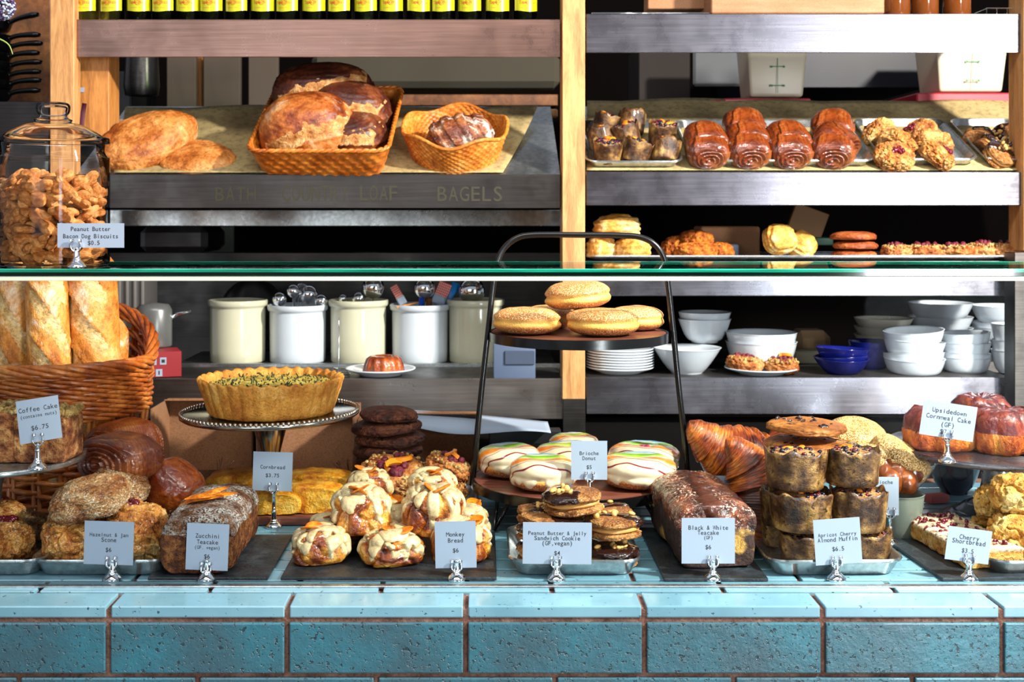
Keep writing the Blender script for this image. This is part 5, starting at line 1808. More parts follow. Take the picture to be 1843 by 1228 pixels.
# ================================================================== WICKER BASKET OF BAGUETTES
bkD = 2.66
bk = root('willow_basket', 'tall brown willow basket holding baguettes at the left', 'basket', P(98, 0, bkD))
bk.location.z = CT
R1 = m(168, bkD)
zA, zB = .064 * 1.0, .0
def zpy(py, D):
    return CZ - (py - Y0) * D / F - CT
zr_lo, zr_hi = zpy(845, bkD - .17), zpy(935, bkD - .17)
zu_lo, zu_hi = zpy(757, bkD - .18), zpy(678, bkD - .18)
def rim_h(a):                                      # the rim climbs towards the back right
    return .105 * max(0, math.sin(a - .0)) ** 1.0 if math.sin(a) > 0 else 0
def ring(z, r, amp, ph, n=150, waves=11, rise=None, tw=0):
    pts = []
    for i in range(n):
        a = i / n * 2 * PI
        rr = r + amp * math.sin(waves * a + ph)
        pts.append((rr * math.cos(a), rr * math.sin(a), z + tw * math.cos(waves * a + ph) + (rise(a) if rise else 0)))
    return pts
lowb = MB()
for i in range(8):
    t = i / 7
    lowb.add(*tube(ring(zr_hi + (zr_lo - zr_hi) * t, R1 * (.84 + .06 * t), .007, i * PI, 150, 11, None, .003), .0058, 7, closed=True))
ob('lower_band', lowb.mesh('lower_band', 'willow'), bk)
upb = MB()
for i in range(7):
    t = i / 6
    for ph in (0, 2.1, 4.2):
        upb.add(*tube(ring(zu_lo + (zu_hi - zu_lo) * t, R1 * (.97 + .03 * t), .0065, ph + i * 1.1, 150, 8, lambda a, t=t: rim_h(a) * t, .0055), .0046, 7, closed=True))
for ph in np.linspace(0, 2 * PI, 5, endpoint=False):
    upb.add(*tube(ring(zu_hi + .012, R1 * 1.02, .009, ph, 200, 6, rim_h, .009), .0058, 7, closed=True))
ob('upper_band', upb.mesh('upper_band', 'willow'), bk)
stk = MB()
for i in range(22):
    a = i / 22 * 2 * PI
    for da in (-.03, .03):
        a2 = a + da
        stk.add(*tube([(R1 * .86 * math.cos(a2), R1 * .86 * math.sin(a2), .01), (R1 * .90 * math.cos(a2), R1 * .90 * math.sin(a2), zr_lo), (R1 * .965 * math.cos(a2), R1 * .965 * math.sin(a2), zu_lo), (R1 * 1.0 * math.cos(a2), R1 * 1.0 * math.sin(a2), zu_hi + rim_h(a2))], .0048, 7))
ob('stakes', stk.mesh('stakes', 'willow'), bk)
ob('base_plate', one('base_plate', lathe([(.0001, 0), (R1 * .86, 0), (R1 * .87, .008), (.0001, .01)], 48), 'willow'), bk)
bag = [baguette(.60, .043, s) for s in (1, 2, 3)]
for i, (px, D, w_px, tilt, lab, zt_) in enumerate([
    (28, 2.64, 76, (-.03, .02), 'baguette with a long pale split at the left edge of the basket', 0),
    (90, 2.60, 74, (.0, -.04), 'flour-dusted baguette in the middle of the willow basket', 0),
    (172, 2.64, 88, (.0, -.05), 'widest golden baguette on the right in the willow basket', 0)]):
    s = m(w_px, D) / .086
    p = P(px + 8, 0, D); p.z = CT + .012
    p.x = (px - X0) * D / F + .30 * math.tan(-tilt[1]) * 1.0
    o = put('bag%d' % i, bag[i], lab, 'baguette', p, (tilt[0], tilt[1], (0, .5, -.2)[i]), 'baguettes in the willow basket', (s, s, .93))
for i, (px, D, lab) in enumerate([(60, 2.75, 'shaded baguette behind, between the two left ones'), (132, 2.75, 'shaded baguette behind, seen through the jar'), (205, 2.72, 'shaded baguette low behind the widest one')]):
    p = P(px, 0, D); p.z = CT + .012
    put('bag%d' % (i % 3), bag[i % 3], lab, 'baguette', p, (-.02, 0, 1.5 + i), 'baguettes in the willow basket', (.72, .72, (1.02, 1.12, .66)[i]))

# ================================================================== CAKE STANDS
def cake_stand(name, lab, px, py, rpx, D, stem, mat, beads=False, foot_y=None, rot=(0, 0, 0), matstem=None):
    z = CZ - (py - Y0) * D / F
    r = m(rpx, D)
    p = P(px, 0, D); p.z = CT
    h = z - CT
    t = root(name, lab, 'cake stand', p, rot)
    ob('plate', one('plate', lathe([(.0001, h - .006), (r * .8, h - .006), (r * .97, h - .009), (r, h - .005), (r, h), (r * .975, h + .003), (r * .95, h - .001), (.0001, h - .001)], 96), mat), t)
    ob('stem', one('stem', lathe(cr([(a * 1.0, b * h) for a, b in stem], 90), 56), matstem or mat), t)
    if beads:
        b = MB(); u, f = ico(2)
        for k in range(110):
            a = k / 110 * 2 * PI
            b.add(u, f, TR(r * .985 * math.cos(a), r * .985 * math.sin(a), h + .003, 0, 0, 0, .0042))
        ob('beading', b.mesh('beading', mat), t)
    return t, h
cs1, h1 = cake_stand('cake_stand', 'beaded silver cake stand carrying the fluted tart', 488, 741, 160, 2.62, [(.0001, .0), (.085, .0), (.088, .02), (.075, .06), (.03, .16), (.019, .3), (.017, .45), (.022, .6), (.034, .82), (.040, .985), (.0001, .99)], 'silver', True)
cs1.rotation_euler = (.0, -.012, 0)
cs2, h2 = cake_stand('cake_stand', 'plain metal cake stand at the left under the coffee cake', -8, 822, 158, 2.27, [(.0001, 0), (.07, 0), (.07, .03), (.03, .1), (.014, .3), (.012, .7), (.03, .98), (.0001, .985)], 'alu')
cs3, h3 = cake_stand('cake_stand', 'grey metal cake stand at the right with a stepped foot', 1797, 804, 195, 2.50, [(.0001, 0), (.122, 0), (.125, .03), (.112, .09), (.105, .10), (.09, .17), (.082, .18), (.065, .26), (.058, .27), (.042, .36), (.034, .5), (.031, .7), (.033, .985), (.0001, .99)], 'steel', matstem='alu')
# fluted tart on the beaded stand
def fl_mod(TH, R, Z):
    k = np.clip(Z / .055, 0, 1)
    out = (R > .086)
    return R * (1 + out * (.028 * (np.abs(np.sin(TH * 17)) ** .7 - .5)) * (.6 + .4 * k)), Z * (1 + .03 * (Z > .05) * np.sin(TH * 34))
tt_ = root('fluted_tart', 'deep golden tart with fluted crust on the beaded cake stand', 'tart', (cs1.location.x + .0, 2.62, CT + h1))
pr = [(.0001, 0), (.128, 0), (.132, .004)] + [(.132 + .021 * k / 12, .004 + .066 * k / 12) for k in range(1, 13)] + [(.154, .074), (.150, .076), (.143, .073), (.138, .058), (.134, .052)]
v, f = lathe(pr, 340, fl_mod)
n_ = vnorm(v, f)
v = v + n_ * (.0012 * fbm(v * 60, 1, 3, 3))[:, None]
ob('crust', one('crust', (v, f), 'tart'), tt_)
vq, fq = lathe([(.136, .061), (.12, .063), (.08, .062), (.04, .063), (.0001, .062)], 96)
vq[:, 2] += .002 * fbm(vq * 40, 1, 3, 5)
ob('filling', one('filling', (vq, fq), 'quiche'), tt_)
def _h(rg):
    a, q = rg.random() * 6.28, math.sqrt(rg.random()) * .13
    return (q * math.cos(a), q * math.sin(a), .0665)
ob('herbs', scatter(230, _h, .0023, 8, 1, (1.5, .8, .5)).mesh('herbs', plain('dark_herbs', '#22300f', .6)), tt_)
# coffee cake slabs on the left stand
def cake_block(w_, d_, h_, seed, mat, topm, toppart='streusel', grow=.01, amp=.015):
    g = g_loaf(w_, d_, h_, .05, seed, amp, 40, 80, taper=.01, e=9)
    ps = [('cake', one('cake', g, mat))]
    tb = MB()
    rgx = random.Random(seed)
    def sp_(rg):
        return (rg.uniform(-.48, .48) * w_, rg.uniform(-.48, .48) * d_, h_ + rg.uniform(-.002, .004))
    ps.append((toppart, scatter(170, sp_, .006, seed, 2, (1.2, 1, .7)).mesh(toppart, topm)))
    return parts('coffee_cake_slab', *ps)
ccz = CT + h2
k1 = cake_block(.10, .10, .092, 81, 'coffee', 'streusel')
k2 = cake_block(.10, .085, .088, 82, 'coffee', 'streusel')
put('cc1', k1, 'left brown coffee cake slab behind the coffee cake card', 'cake', (P(-5, 0, 2.26).x, 2.26, ccz), (0, 0, .05), 'coffee cake slabs on the left stand', (1.15, 1, 1.0))
put('cc2', k2, 'right brown coffee cake slab with drizzled nut topping', 'cake', (P(88, 0, 2.25).x, 2.25, ccz), (0, 0, -.06), 'coffee cake slabs on the left stand', (.98, 1, 1.0))
card('tilted white card reading Coffee Cake (contains nuts)', 68, 830, (38, 103, 717, 795), 2.16, [('Coffee Cake', 735, 2), ('(contains nuts)', 747, 1), ('$6.75', 769, 2)], yaw=.45, roll=-.10, zfoot=ccz)
# upside-down cornmeal cakes on the right stand
def cornmeal(seed):
    def md(TH, R, Z):
        return R * (1 + .10 * np.abs(np.sin(TH * 4)) * (R > .03)), Z
    v, f = lathe([(.0001, 0), (.07, 0), (.078, .006), (.08, .025), (.074, .045), (.06, .056), (.04, .058), (.0001, .052)], 120, md)
    n = vnorm(v, f)
    v = v + n * (.0035 * fbm(v * 45, 1, 4, seed) * 1.7)[:, None]
    v[:, 2] = np.maximum(v[:, 2], 0)
    s = np.clip((v[:, 2] - .030 - .012 * fbm(v * 50, 1, 2, seed + 1)) * 200, 0, 1)
    ic = coat(v, f, s, .0028, .0005)
    return parts('cornmeal_cake', ('cake', one('cake', (v, f), 'upside')), ('fruit_topping', one('fruit_topping', ic, 'jamtop')))
cm = [cornmeal(91), cornmeal(92)]
zc3 = CT + h3
put('cm0', cm[0], 'left red-topped upside-down cake on the right stand', 'cake', (P(1695, 0, 2.50).x, 2.50, zc3), (0, 0, .3), 'upside-down cakes on the right stand', (.93, .8, 1.32))
put('cm1', cm[1], 'front red-topped upside-down cake at the picture edge', 'cake', (P(1806, 0, 2.46).x, 2.46, zc3), (0, 0, 1.0), 'upside-down cakes on the right stand', (.80, .8, 1.42))
put('cm0', cm[0], 'rear red-topped upside-down cake on the right stand', 'cake', (P(1765, 0, 2.62).x, 2.62, zc3), (0, 0, 2.0), 'upside-down cakes on the right stand', (.78, .7, 1.45))
card('crooked white card reading Upsidedown Cornmeal Cake', 1705, 822, (1660, 1754, 726, 789), 2.345, [('Upsidedown', 741, 2), ('Cornmeal Cake', 753, 2), ('(GF)', 765, 2), ('$7.5', 778, 2)], yaw=-.10, roll=.14, zfoot=zc3)

# ================================================================== TIERED STAND WITH DOUGHNUTS
tD = 2.56
ts = root('tiered_stand', 'black metal two-tier stand with round acacia boards', 'tiered stand', P(1035, 0, tD))
ts.location.z = CT
ox = ts.location.x
def tz(py, D=tD):
    return CZ - (py - Y0) * D / F - CT
arch = []
pts_px = [(850, 874), (858, 790), (868, 690), (878, 600), (887, 520), (893, 480), (905, 450), (928, 430), (960, 423), (1040, 423), (1120, 424), (1155, 428), (1180, 442), (1196, 468), (1202, 510), (1212, 600), (1222, 700), (1231, 780), (1238, 852)]
for a, b in pts_px:
    q = P(a, b, tD)
    arch.append((q.x - ox, 0, q.z - CT))
sm_ = []
A_ = np.array(arch)
tt = np.linspace(0, len(A_) - 1, 120)
for t in tt:
    i = int(min(t, len(A_) - 2)); f_ = t - i
    p0, p1, p2, p3 = A_[max(i - 1, 0)], A_[i], A_[i + 1], A_[min(i + 2, len(A_) - 1)]
    sm_.append(tuple(.5 * ((2 * p1) + (-p0 + p2) * f_ + (2 * p0 - 5 * p1 + 4 * p2 - p3) * f_ ** 2 + (-p0 + 3 * p1 - 3 * p2 + p3) * f_ ** 3)))
ob('frame', one('frame', tube(sm_, .0062, 14), 'black'), ts)
def tier(px, py, rpx, nm, legs=False):
    z = tz(py)
    r = m(rpx, tD)
    x = P(px, 0, tD).x - ox
    b = ob(nm, one(nm, lathe([(.0001, -.003), (r * .97, -.003), (r * .97, .002), (.0001, .002)], 96), 'walnut', 'auto'), ts, (x, 0, z))
    ob('metal_band', one('metal_band', lathe([(r * .95, -.016), (r, -.016), (r, .003), (r * .975, .003), (r * .97, -.006), (r * .95, -.010)], 96), 'black', 'auto'), b)
    return x, z, r
ux, uz, ur = tier(1041, 599, 161, 'upper_board')
lx, lz, lr = tier(1032, 861, 184, 'lower_board')
lg = [(-.75, -.55), (.75, -.55), (-.70, .62), (.70, .62)]
for i, (a, b) in enumerate(lg):
    top = Vector((lx + lr * a, lr * b * .9, lz - .015))
    ob('leg', one('leg', tube([top, (top.x * 1.04, top.y * 1.05 - .012, .003)], .0042, 8), 'black'), ts)
    ob('leg', one('leg', tube([top + Vector((.03 * (1 if a > 0 else -1) * -1, 0, 0)), (top.x * 1.04, top.y * 1.05 - .012, .003)], .0042, 8), 'black'), ts)
dg_ = one('sugared_doughnut', g_donut(.056, .045, 1, .05), 'donut')
dg2 = one('sugared_doughnut', g_donut(.056, .045, 2, .05), 'donut')
uzz = CT + uz + .0025
def dn_(x0, y0, x1, y1, D, lab, me, z, rot):
    s = m(x1 - x0, D) / .118
    ph = ((y0 + y1) / 2 - 380) / F
    h_ = (m(y1 - y0, D) - ph * .112 * s * .6) / .045
    p = P((x0 + x1) / 2, 0, D); p.z = z
    return solo('sugared_doughnut', me, lab, 'doughnut', p, rot, 'cinnamon sugar doughnuts on the upper tier', (s, s, h_))
dn_(883, 548, 1015, 602, 2.52, 'cinnamon sugar doughnut at the left of the upper tier', dg_, uzz, (0, .0, .5))
dn_(1015, 550, 1155, 607, 2.49, 'front cinnamon sugar doughnut on the upper tier', dg2, uzz, (0, .0, 1.5))
dn_(1090, 550, 1199, 598, 2.60, 'right rear cinnamon sugar doughnut on the upper tier', dg_, uzz, (0, 0, 2.6))
dn_(940, 545, 1040, 590, 2.66, 'rear cinnamon sugar doughnut mostly hidden on the upper tier', dg2, uzz, (0, 0, 3.6))
dn_(977, 506, 1105, 558, 2.55, 'cinnamon sugar doughnut resting on top of the others', dg_, uzz + .050, (.04, .07, 3.9))
lzz = CT + lz + .0025
idn = [iced_donut(s) for s in (3, 4)]
for i, (x0, y0, x1, y1, D, lab, rz, ry) in enumerate([
    (858, 792, 975, 852, 2.58, 'iced rainbow-striped doughnut at the far left of the lower tier', .5, 0),
    (914, 822, 1042, 892, 2.46, 'iced rainbow-striped doughnut front left, before the others', .1, 0),
    (1076, 824, 1218, 884, 2.48, 'iced rainbow-striped doughnut front right with bare golden side', -.15, 0),
    (1092, 802, 1226, 852, 2.60, 'iced rainbow-striped doughnut rear right with magenta petals', -.3, 0),
    (960, 805, 1090, 850, 2.60, 'iced rainbow-striped doughnut in the middle behind the card', .2, 0),
    (985, 785, 1080, 830, 2.71, 'iced rainbow-striped doughnut at the very back of the tier', .3, 0)]):
    s = m(x1 - x0, D) / .122
    ph = ((y0 + y1) / 2 - 380) / F
    hs = (m(y1 - y0, D) - ph * .116 * s * .8) / .045
    p = P((x0 + x1) / 2, 0, D); p.z = lzz
    o = put('id%d' % (i % 2), idn[i % 2], lab, 'doughnut', p, (0, ry, rz), 'iced doughnuts on the lower tier', (s, s, max(hs, 1.42)))
    if 'petals' in lab:
        pm = MB()
        for k in range(3):
            pm.add(*blob(.016, .010, .004, 1, .1, 2, k, .3, 3), TR(.004 * k - .004, -.002 * k, .0375, .5, .3 * k, k * 1.3))
        ob('petals', pm.mesh('petals', 'petal'), o)
card('white card reading Brioche Donut before the iced doughnuts', 1061, 884, (1028, 1093, 794, 864), 2.385, [('Brioche', 816, 3), ('Donut', 825, 3), ('$5', 841, 3)], zfoot=lzz)
# ================================================================== FRONT ROW ON THE COUNTER
def onc(px, py, back=0, z=None):
    p = onz(px, py, CT if z is None else z)
    y = p.y + back
    return Vector(((px - X0) * y / F, y, CT if z is None else z))
def board(name, lab, x0, x1, yb, dep, rz=0, mat='slate', h=.006):
    c = onc((x0 + x1) / 2, yb)
    w_ = m(x1 - x0, c.y)
    v, f = box(w_, dep, h, .0015, 2)
    return solo(name, one(name, (v, f), mat, False), lab, 'slate board', (c.x * (c.y + dep / 2) / c.y * .985 + c.x * .015, c.y + dep / 2, CT + .0005), (0, 0, rz), 'slate serving boards')
FT = .0045
# trays
def ftray(x0, x1, dep, lab, yb=1040, rz=0, h=.030):
    D = 1408 / (yb - 380)
    wd = m(x1 - x0, D) - .012
    cx = ((x0 + x1) / 2 - X0) * (D) / F
    return solo('baking_tray', one('baking_tray', pan_mesh(wd, dep, h, .004, .016, .035), 'alu', 'auto'), lab, 'tray', (cx, D + dep / 2, CT + .0006), (0, 0, rz), 'small sheet pans on the counter')
ftray(-178, 78, .30, 'sheet pan of jam scones cut off by the left edge')
ftray(45, 303, .31, 'sheet pan of hazelnut and jam scones')
ftray(912, 1161, .235, 'sheet pan of sandwich cookies in the middle of the counter')
ftray(1376, 1634, .29, 'sheet pan of apricot cherry almond muffins', rz=.03)
ftray(1770, 2040, .30, 'sheet pan of pale scones cut off by the right edge', rz=.06)
board('slate_board', 'slate board under the zucchini teacake', 296, 512, 1046, .28)
board('slate_board', 'slate board under the monkey bread', 516, 905, 1046, .30)
board('slate_board', 'slate board under the black and white teacake', 1165, 1352, 1048, .34)
board('slate_board', 'slate board under the cherry shortbread', 1625, 1835, 1046, .30, .06)

# scones on the left
hz = [jam_scone(s, 'scone', .13, .12, .085) for s in (101, 102)]
hs = [parts('sugared_scone', ('sugared_scone', one('sugared_scone', blob(.13, .12, .085, .80, .10, 2.3, s, .42, 6, 4, .06, rough=.03), 'sugarscone'))) for s in (103, 104)]
def hs_mk(s):
    return lambda: ob('sugared_scone', one('sugared_scone', blob(.13, .12, .085, .80, .10, 2.3, s, .42, 6, 4, .06, rough=.03), 'sugarscone'))
F_('hz0', hz[0], (.13, .12, .085), (74, 896, 208, 1012), 2.235, 'golden scone at the lower left of the hazelnut tray', 'scone', (0, 0, .3), 'hazelnut and jam scones', CT + FT)
F_('hz1', hz[1], (.13, .12, .085), (176, 888, 308, 1012), 2.25, 'golden scone with exposed jam, lower right of the hazelnut tray', 'scone', (0, 0, -.9), 'hazelnut and jam scones', CT + FT)
F_('hz0', hz[0], (.13, .12, .085), (120, 900, 250, 980), 2.37, 'golden scone hidden at the rear of the hazelnut tray', 'scone', (0, 0, 2.9), 'hazelnut and jam scones', CT + FT)
F_('hs3', hs_mk(103), (.13, .12, .085), (97, 850, 238, 932), 2.24, 'sugar-crusted scone lying on top of the hazelnut pile, in front', 'scone', (.1, -.22, .2), 'hazelnut and jam scones')
F_('hs4', hs_mk(104), (.13, .12, .085), (160, 833, 263, 900), 2.33, 'sugar-crusted scone on top, just behind the frontmost', 'scone', (0, .25, .4), 'hazelnut and jam scones')
F_('hz1', hz[1], (.13, .12, .085), (-55, 920, 62, 1012), 2.24, 'jam scone at the left edge, beside the hazelnut tray', 'scone', (0, 0, 2.2), 'jam scones at the left edge', CT + FT)
F_('hs3', hs_mk(103), (.13, .12, .085), (-20, 930, 84, 1000), 2.36, 'darker scone behind, at the left edge', 'scone', (0, 0, 1.4), 'jam scones at the left edge', CT + FT)
F_('hz0', hz[0], (.13, .12, .085), (-70, 885, 40, 945), 2.29, 'uppermost jam scone at the left picture edge', 'scone', (0, .2, 1.0), 'jam scones at the left edge')
card('white card reading Hazelnut & Jam Scone', 202, 1057, (151, 240, 939, 1017), 2.12, [('Hazelnut & Jam', 963, 3), ('Scone', 972, 0), ('$6', 990, 0)], roll=.03)

# zucchini teacake
zc = root('zucchini_teacake', 'sliced brown teacake dusted with icing sugar on slate', 'teacake', onc(383, 1036, .13, CT + .007), (0, 0, .02))
zc.location.x = (380 - X0) * 2.15 / F * 1.045
Wz, Lz, Hz = m(132, 2.17), .25, .108
vz, fz = g_loaf(Wz, Lz, Hz, .24, 5, .035, 120, 130, ridge=.0022, ridges=11)
ob('cake', one('cake', (vz, fz), 'zucc'), zc)
ms = np.clip((vz[:, 2] / Hz - .62 + .10 * fbm(vz / .02, 1, 2, 6)) / .1, 0, 1)
ob('sugared_top', one('sugared_top', coat(vz, fz, ms, .0016, .0003), 'zucc_top'), zc)
pe = MB()
for k, (x, y, z, a, b) in enumerate([(-.022, -.035, .0, .25, -.35), (.0, -.045, .003, -.2, -.2), (.02, -.03, .004, .15, -.15), (.005, -.02, .0075, .3, -.3), (-.01, -.05, .007, -.05, -.1)]):
    pts = [(-.030, .004, -.002), (-.012, 0, .003), (.012, -.001, .003), (.032, .003, -.001)]
    v, f = tube(pts, [.003, .009, .009, .002], 12, sy=.22)
    pe.add(v, f, TR(x, y, Hz * 1.015 + z, .25, b, a))
ob('candied_peel', pe.mesh('candied_peel', 'orange'), zc)
card('white card reading Zucchini Teacake (GF, vegan)', 372, 1058, (335, 411, 943, 1027), 2.12, [('Zucchini', 965, 0), ('Teacake', 976, 0), ('(GF. vegan)', 986, 1), ('$6', 1002, 0)], roll=.04)

# monkey bread
mk_ = [monkey(.098, .095, .080, s) for s in (1, 2, 3)]
mkd = (.104, .10, .084)
for i, (bx_, D, lab, rz, z, key) in enumerate([
    ((526, 950, 628, 1034), 2.215, 'iced monkey bread at the front left of its slate', .3, CT + .007, 0),
    ((645, 952, 762, 1034), 2.215, 'iced monkey bread in front middle, orange slice on top', 2.0, CT + .007, 1),
    ((778, 935, 882, 1030), 2.225, 'iced monkey bread behind the monkey bread card', 1.2, CT + .007, 2),
    ((556, 902, 650, 975), 2.33, 'iced monkey bread low behind the front left one', .9, CT + .007, 1),
    ((655, 895, 760, 985), 2.34, 'iced monkey bread hidden in the middle of the heap', 4.0, CT + .007, 0),
    ((795, 880, 880, 960), 2.35, 'iced monkey bread at the right rear of the heap', 2.6, CT + .007, 2),
    ((596, 862, 704, 965), 2.27, 'large iced monkey bread on top, left, with orange slices', .2, None, 2),
    ((722, 862, 838, 965), 2.275, 'large iced monkey bread on top, right, with orange slices', 1.6, None, 0),
    ((622, 838, 708, 905), 2.37, 'iced monkey bread at the upper back left of the heap', 5.0, None, 1),
    ((735, 836, 820, 905), 2.38, 'iced monkey bread at the upper back right of the heap', .5, None, 2)]):
    F_('mk%d' % key, mk_[key], mkd, bx_, D, lab, 'monkey bread', (0, 0, rz), 'iced monkey breads heaped on slate', z)
card('white card reading Monkey Bread', 822, 1055, (783, 857, 939, 1023), 2.12, [('Monkey', 962, 0), ('Bread', 973, 0), ('$6', 991, 0)], roll=-.02)

# sandwich cookies
swd = (.074, .074, .036)
for i, (bx_, D, rot, lab) in enumerate([
    ((932, 958, 1024, 1012), 2.21, (0, 0, .3), 'bottom front left sandwich cookie in the pan'),
    ((1055, 962, 1148, 1014), 2.205, (0, 0, 2.6), 'bottom front right sandwich cookie with peanuts'),
    ((998, 960, 1080, 1012), 2.23, (0, 0, 1.3), 'bottom middle sandwich cookie behind its card'),
    ((930, 933, 1012, 975), 2.22, (0, 0, 1.2), 'second layer sandwich cookie at the left'),
    ((1058, 920, 1152, 974), 2.215, (0, -.05, 5.3), 'second layer sandwich cookie at the right with peanut cream showing'),
    ((930, 904, 995, 942), 2.27, (0, 0, 3.0), 'third layer sandwich cookie at the back left'),
    ((940, 918, 1045, 950), 2.225, (0, .06, 5.4), 'third layer sandwich cookie with peanuts above the card'),
    ((1040, 905, 1140, 955), 2.27, (0, -.1, .0), 'third layer sandwich cookie, half chocolate, back right'),
    ((980, 872, 1084, 928), 2.24, (0, -.08, .1), 'topmost sandwich cookie half dipped in chocolate')]):
    F_('sw%d' % (i % 3), sw[i % 3], swd, bx_, D, lab, 'cookie', rot, 'peanut butter sandwich cookies', CT + FT if i < 3 else None)
card('white card reading Peanut Butter & Jelly Sandwich Cookie', 1001, 1054, (941, 1065, 941, 1016), 2.12, [('Peanut Butter & Jelly', 960, 3), ('Sandwich Cookie', 969, 0), ('(GF,vegan)', 978, 0), ('$4', 996, 0)], roll=.01)

# black and white teacake
bw = root('black_white_teacake', 'chocolate-glazed black and white teacake loaf on slate', 'teacake', (0, 0, 0), (0, 0, .05))
Wb, Lb, Hb = m(142, 2.17), .29, .118
bw.location = ((1281 - X0) * 2.17 / F - .006, 2.165 + Lb / 2, CT + .007)
bw.location.x = (1258 - X0) * 2.31 / F
vb, fb = g_loaf(Wb, Lb, Hb, .20, 11, .03, 120, 130, ridge=.001, ridges=7, e=7)
def bwm():
    M = Mat('marbled_crumb')
    n = M.noise(9, 3, .5, None, 1.2)
    k = M.ramp(n, [(.555, 0.0), (.60, 1.0)])
    fine = M.noise(200, 4, .7)
    a = M.ramp(fine, [(.3, '#160b08'), (.5, '#30180f'), (.7, '#4a2b1e')])
    b = M.ramp(fine, [(.3, '#8a5a20'), (.5, '#c0913f'), (.7, '#d8b468')])
    M.color(M.mix(k, a, b))
    M.bump(fine, .9, .003)
    M.set(Roughness=.7)
    return M.m
ob('cake', one('cake', (vb, fb), bwm()), bw)
ms = np.clip((vb[:, 2] / Hb - .60 + .14 * fbm(vb / .03, 1, 2, 16)) / .1, 0, 1)
ob('sugared_top', one('sugared_top', coat(vb, fb, ms, .0026, .0003), 'bw_top'), bw)
mg = (vb[:, 2] / Hb > .72) * np.clip((.17 - np.abs(vb[:, 0] / Wb + .05 + .12 * fbm(vb / .05, 1, 2, 26)) + .16 * fbm(vb / .018, 1, 2, 27)) * 8, 0, 1)
ob('chocolate_glaze', one('chocolate_glaze', coat(vb, fb, mg, .0046, .0003), crust('matt_chocolate_glaze', [(.3, '#33160d'), (.5, '#4a2416'), (.7, '#633524')], 12, 60, .5, .003, .25, .5, coat=.3)), bw)
card('white card reading Black & White Teacake (GF)', 1283, 1053, (1227, 1323, 933, 1015), 2.12, [('Black & White', 950, 0), ('Teacake', 959, 0), ('(GF)', 968, 1), ('$6', 985, 0)])

# muffin tower with cookies on top
bm_ = [muffin(s, .0525, .080) for s in (11, 12, 13)]
md_ = (.107, .105, .084)
for i, (bx_, D, lab, z, key) in enumerate([
    ((1402, 938, 1510, 1012), 2.225, 'wrapped muffin, bottom front left of the tower', CT + FT, 0),
    ((1512, 938, 1604, 1012), 2.225, 'wrapped muffin, bottom front right of the tower', CT + FT, 1),
    ((1370, 930, 1440, 1000), 2.33, 'wrapped muffin, bottom rear left of the tower', CT + FT, 2),
    ((1480, 930, 1570, 1000), 2.34, 'wrapped muffin, bottom rear right of the tower', CT + FT, 0),
    ((1386, 872, 1497, 960), 2.22, 'wrapped muffin, middle front left of the tower', None, 2),
    ((1494, 870, 1596, 960), 2.22, 'wrapped muffin, middle front right of the tower', None, 0),
    ((1368, 872, 1440, 950), 2.325, 'wrapped muffin, middle rear left of the tower', None, 1),
    ((1376, 797, 1488, 885), 2.225, 'wrapped muffin, top left of the tower', None, 1),
    ((1482, 797, 1584, 878), 2.23, 'wrapped muffin, top right of the tower', None, 2)]):
    F_('bm%d' % key, bm_[key], md_, bx_, D, lab, 'muffin', (0, 0, i * .9 + .2), 'wrapped muffins piled in the counter tray', z)
ckm = [cookie_mesh(s, .05, .016, 'cookie') for s in (111, 112)]
def ck(x0, y0, x1, y1, D, me, lab, rot=(0, 0, 0), nm='flat_cookie', grp=None):
    s = m(x1 - x0, D) / .1
    p = P((x0 + x1) / 2, y1, D)
    ph = ((y0 + y1) / 2 - 380) / F
    hs_ = max(.012, m(y1 - y0, D) - ph * .1 * s * .9) / .016
    p.z += ph * .1 * s * .42
    o = solo(nm, me, lab, 'cookie', p, rot, grp, (s, s, hs_))
    ob('chocolate_chips', _chips, o)
    return o
def _chp(rg):
    a, q = rg.random() * 6.28, math.sqrt(rg.random()) * .042
    return (q * math.cos(a), q * math.sin(a), .0152 - .004 * (q / .042) ** 3)
_chips = scatter(15, _chp, .0042, 77, 2, (1.2, 1, .5)).mesh('chocolate_chips', 'choc')
ck(1378, 780, 1520, 812, 2.30, ckm[1], 'lower brown cookie resting on the muffin tower', (0, .0, 1), grp='cookies on the muffin tower')
ck(1384, 745, 1518, 784, 2.30, ckm[0], 'upper chocolate chip cookie on the muffin tower', (.0, -.02, 2.2), grp='cookies on the muffin tower')
card('tilted white card reading Apricot Cherry Almond Muffin', 1505, 1053, (1466, 1550, 934, 1016), 2.12, [('Apricot Cherry', 962, 3), ('Almond Muffin', 971, 0), ('$6.5', 988, 0)], roll=-.07)

# cherry shortbread
cs_ = root('cherry_shortbread', 'thick cherry shortbread slab with crumbly edges on slate', 'shortbread', (0, 0, 0), (0, 0, .12))
Ws, Ls, Hs = .112, .25, .036
cs_.location = ((1722 - X0) * 2.30 / F, 2.165 + Ls / 2, CT + .007)
vs, fs = g_loaf(Ws, Ls, Hs, .03, 21, .05, 90, 110, taper=0, e=10)
ob('biscuit_base', one('biscuit_base', (vs, fs), 'shortbread'), cs_)
ms = np.clip((vs[:, 2] / Hs - .80) / .08, 0, 1)
ob('crumb_top', one('crumb_top', coat(vs, fs, ms, .0014, .0002), 'sb_top'), cs_)
def _cs(rg):
    return (rg.uniform(-.45, .45) * Ws, rg.uniform(-.46, .46) * Ls, Hs * 1.02)
ob('cherries', scatter(75, _cs, .0055, 3, 2, (1.2, .9, .55)).mesh('cherries', 'cherry'), cs_)
ob('crumbs', scatter(140, _cs, .0030, 4, 1, (1, 1, .7)).mesh('crumbs', 'sb_top'), cs_)
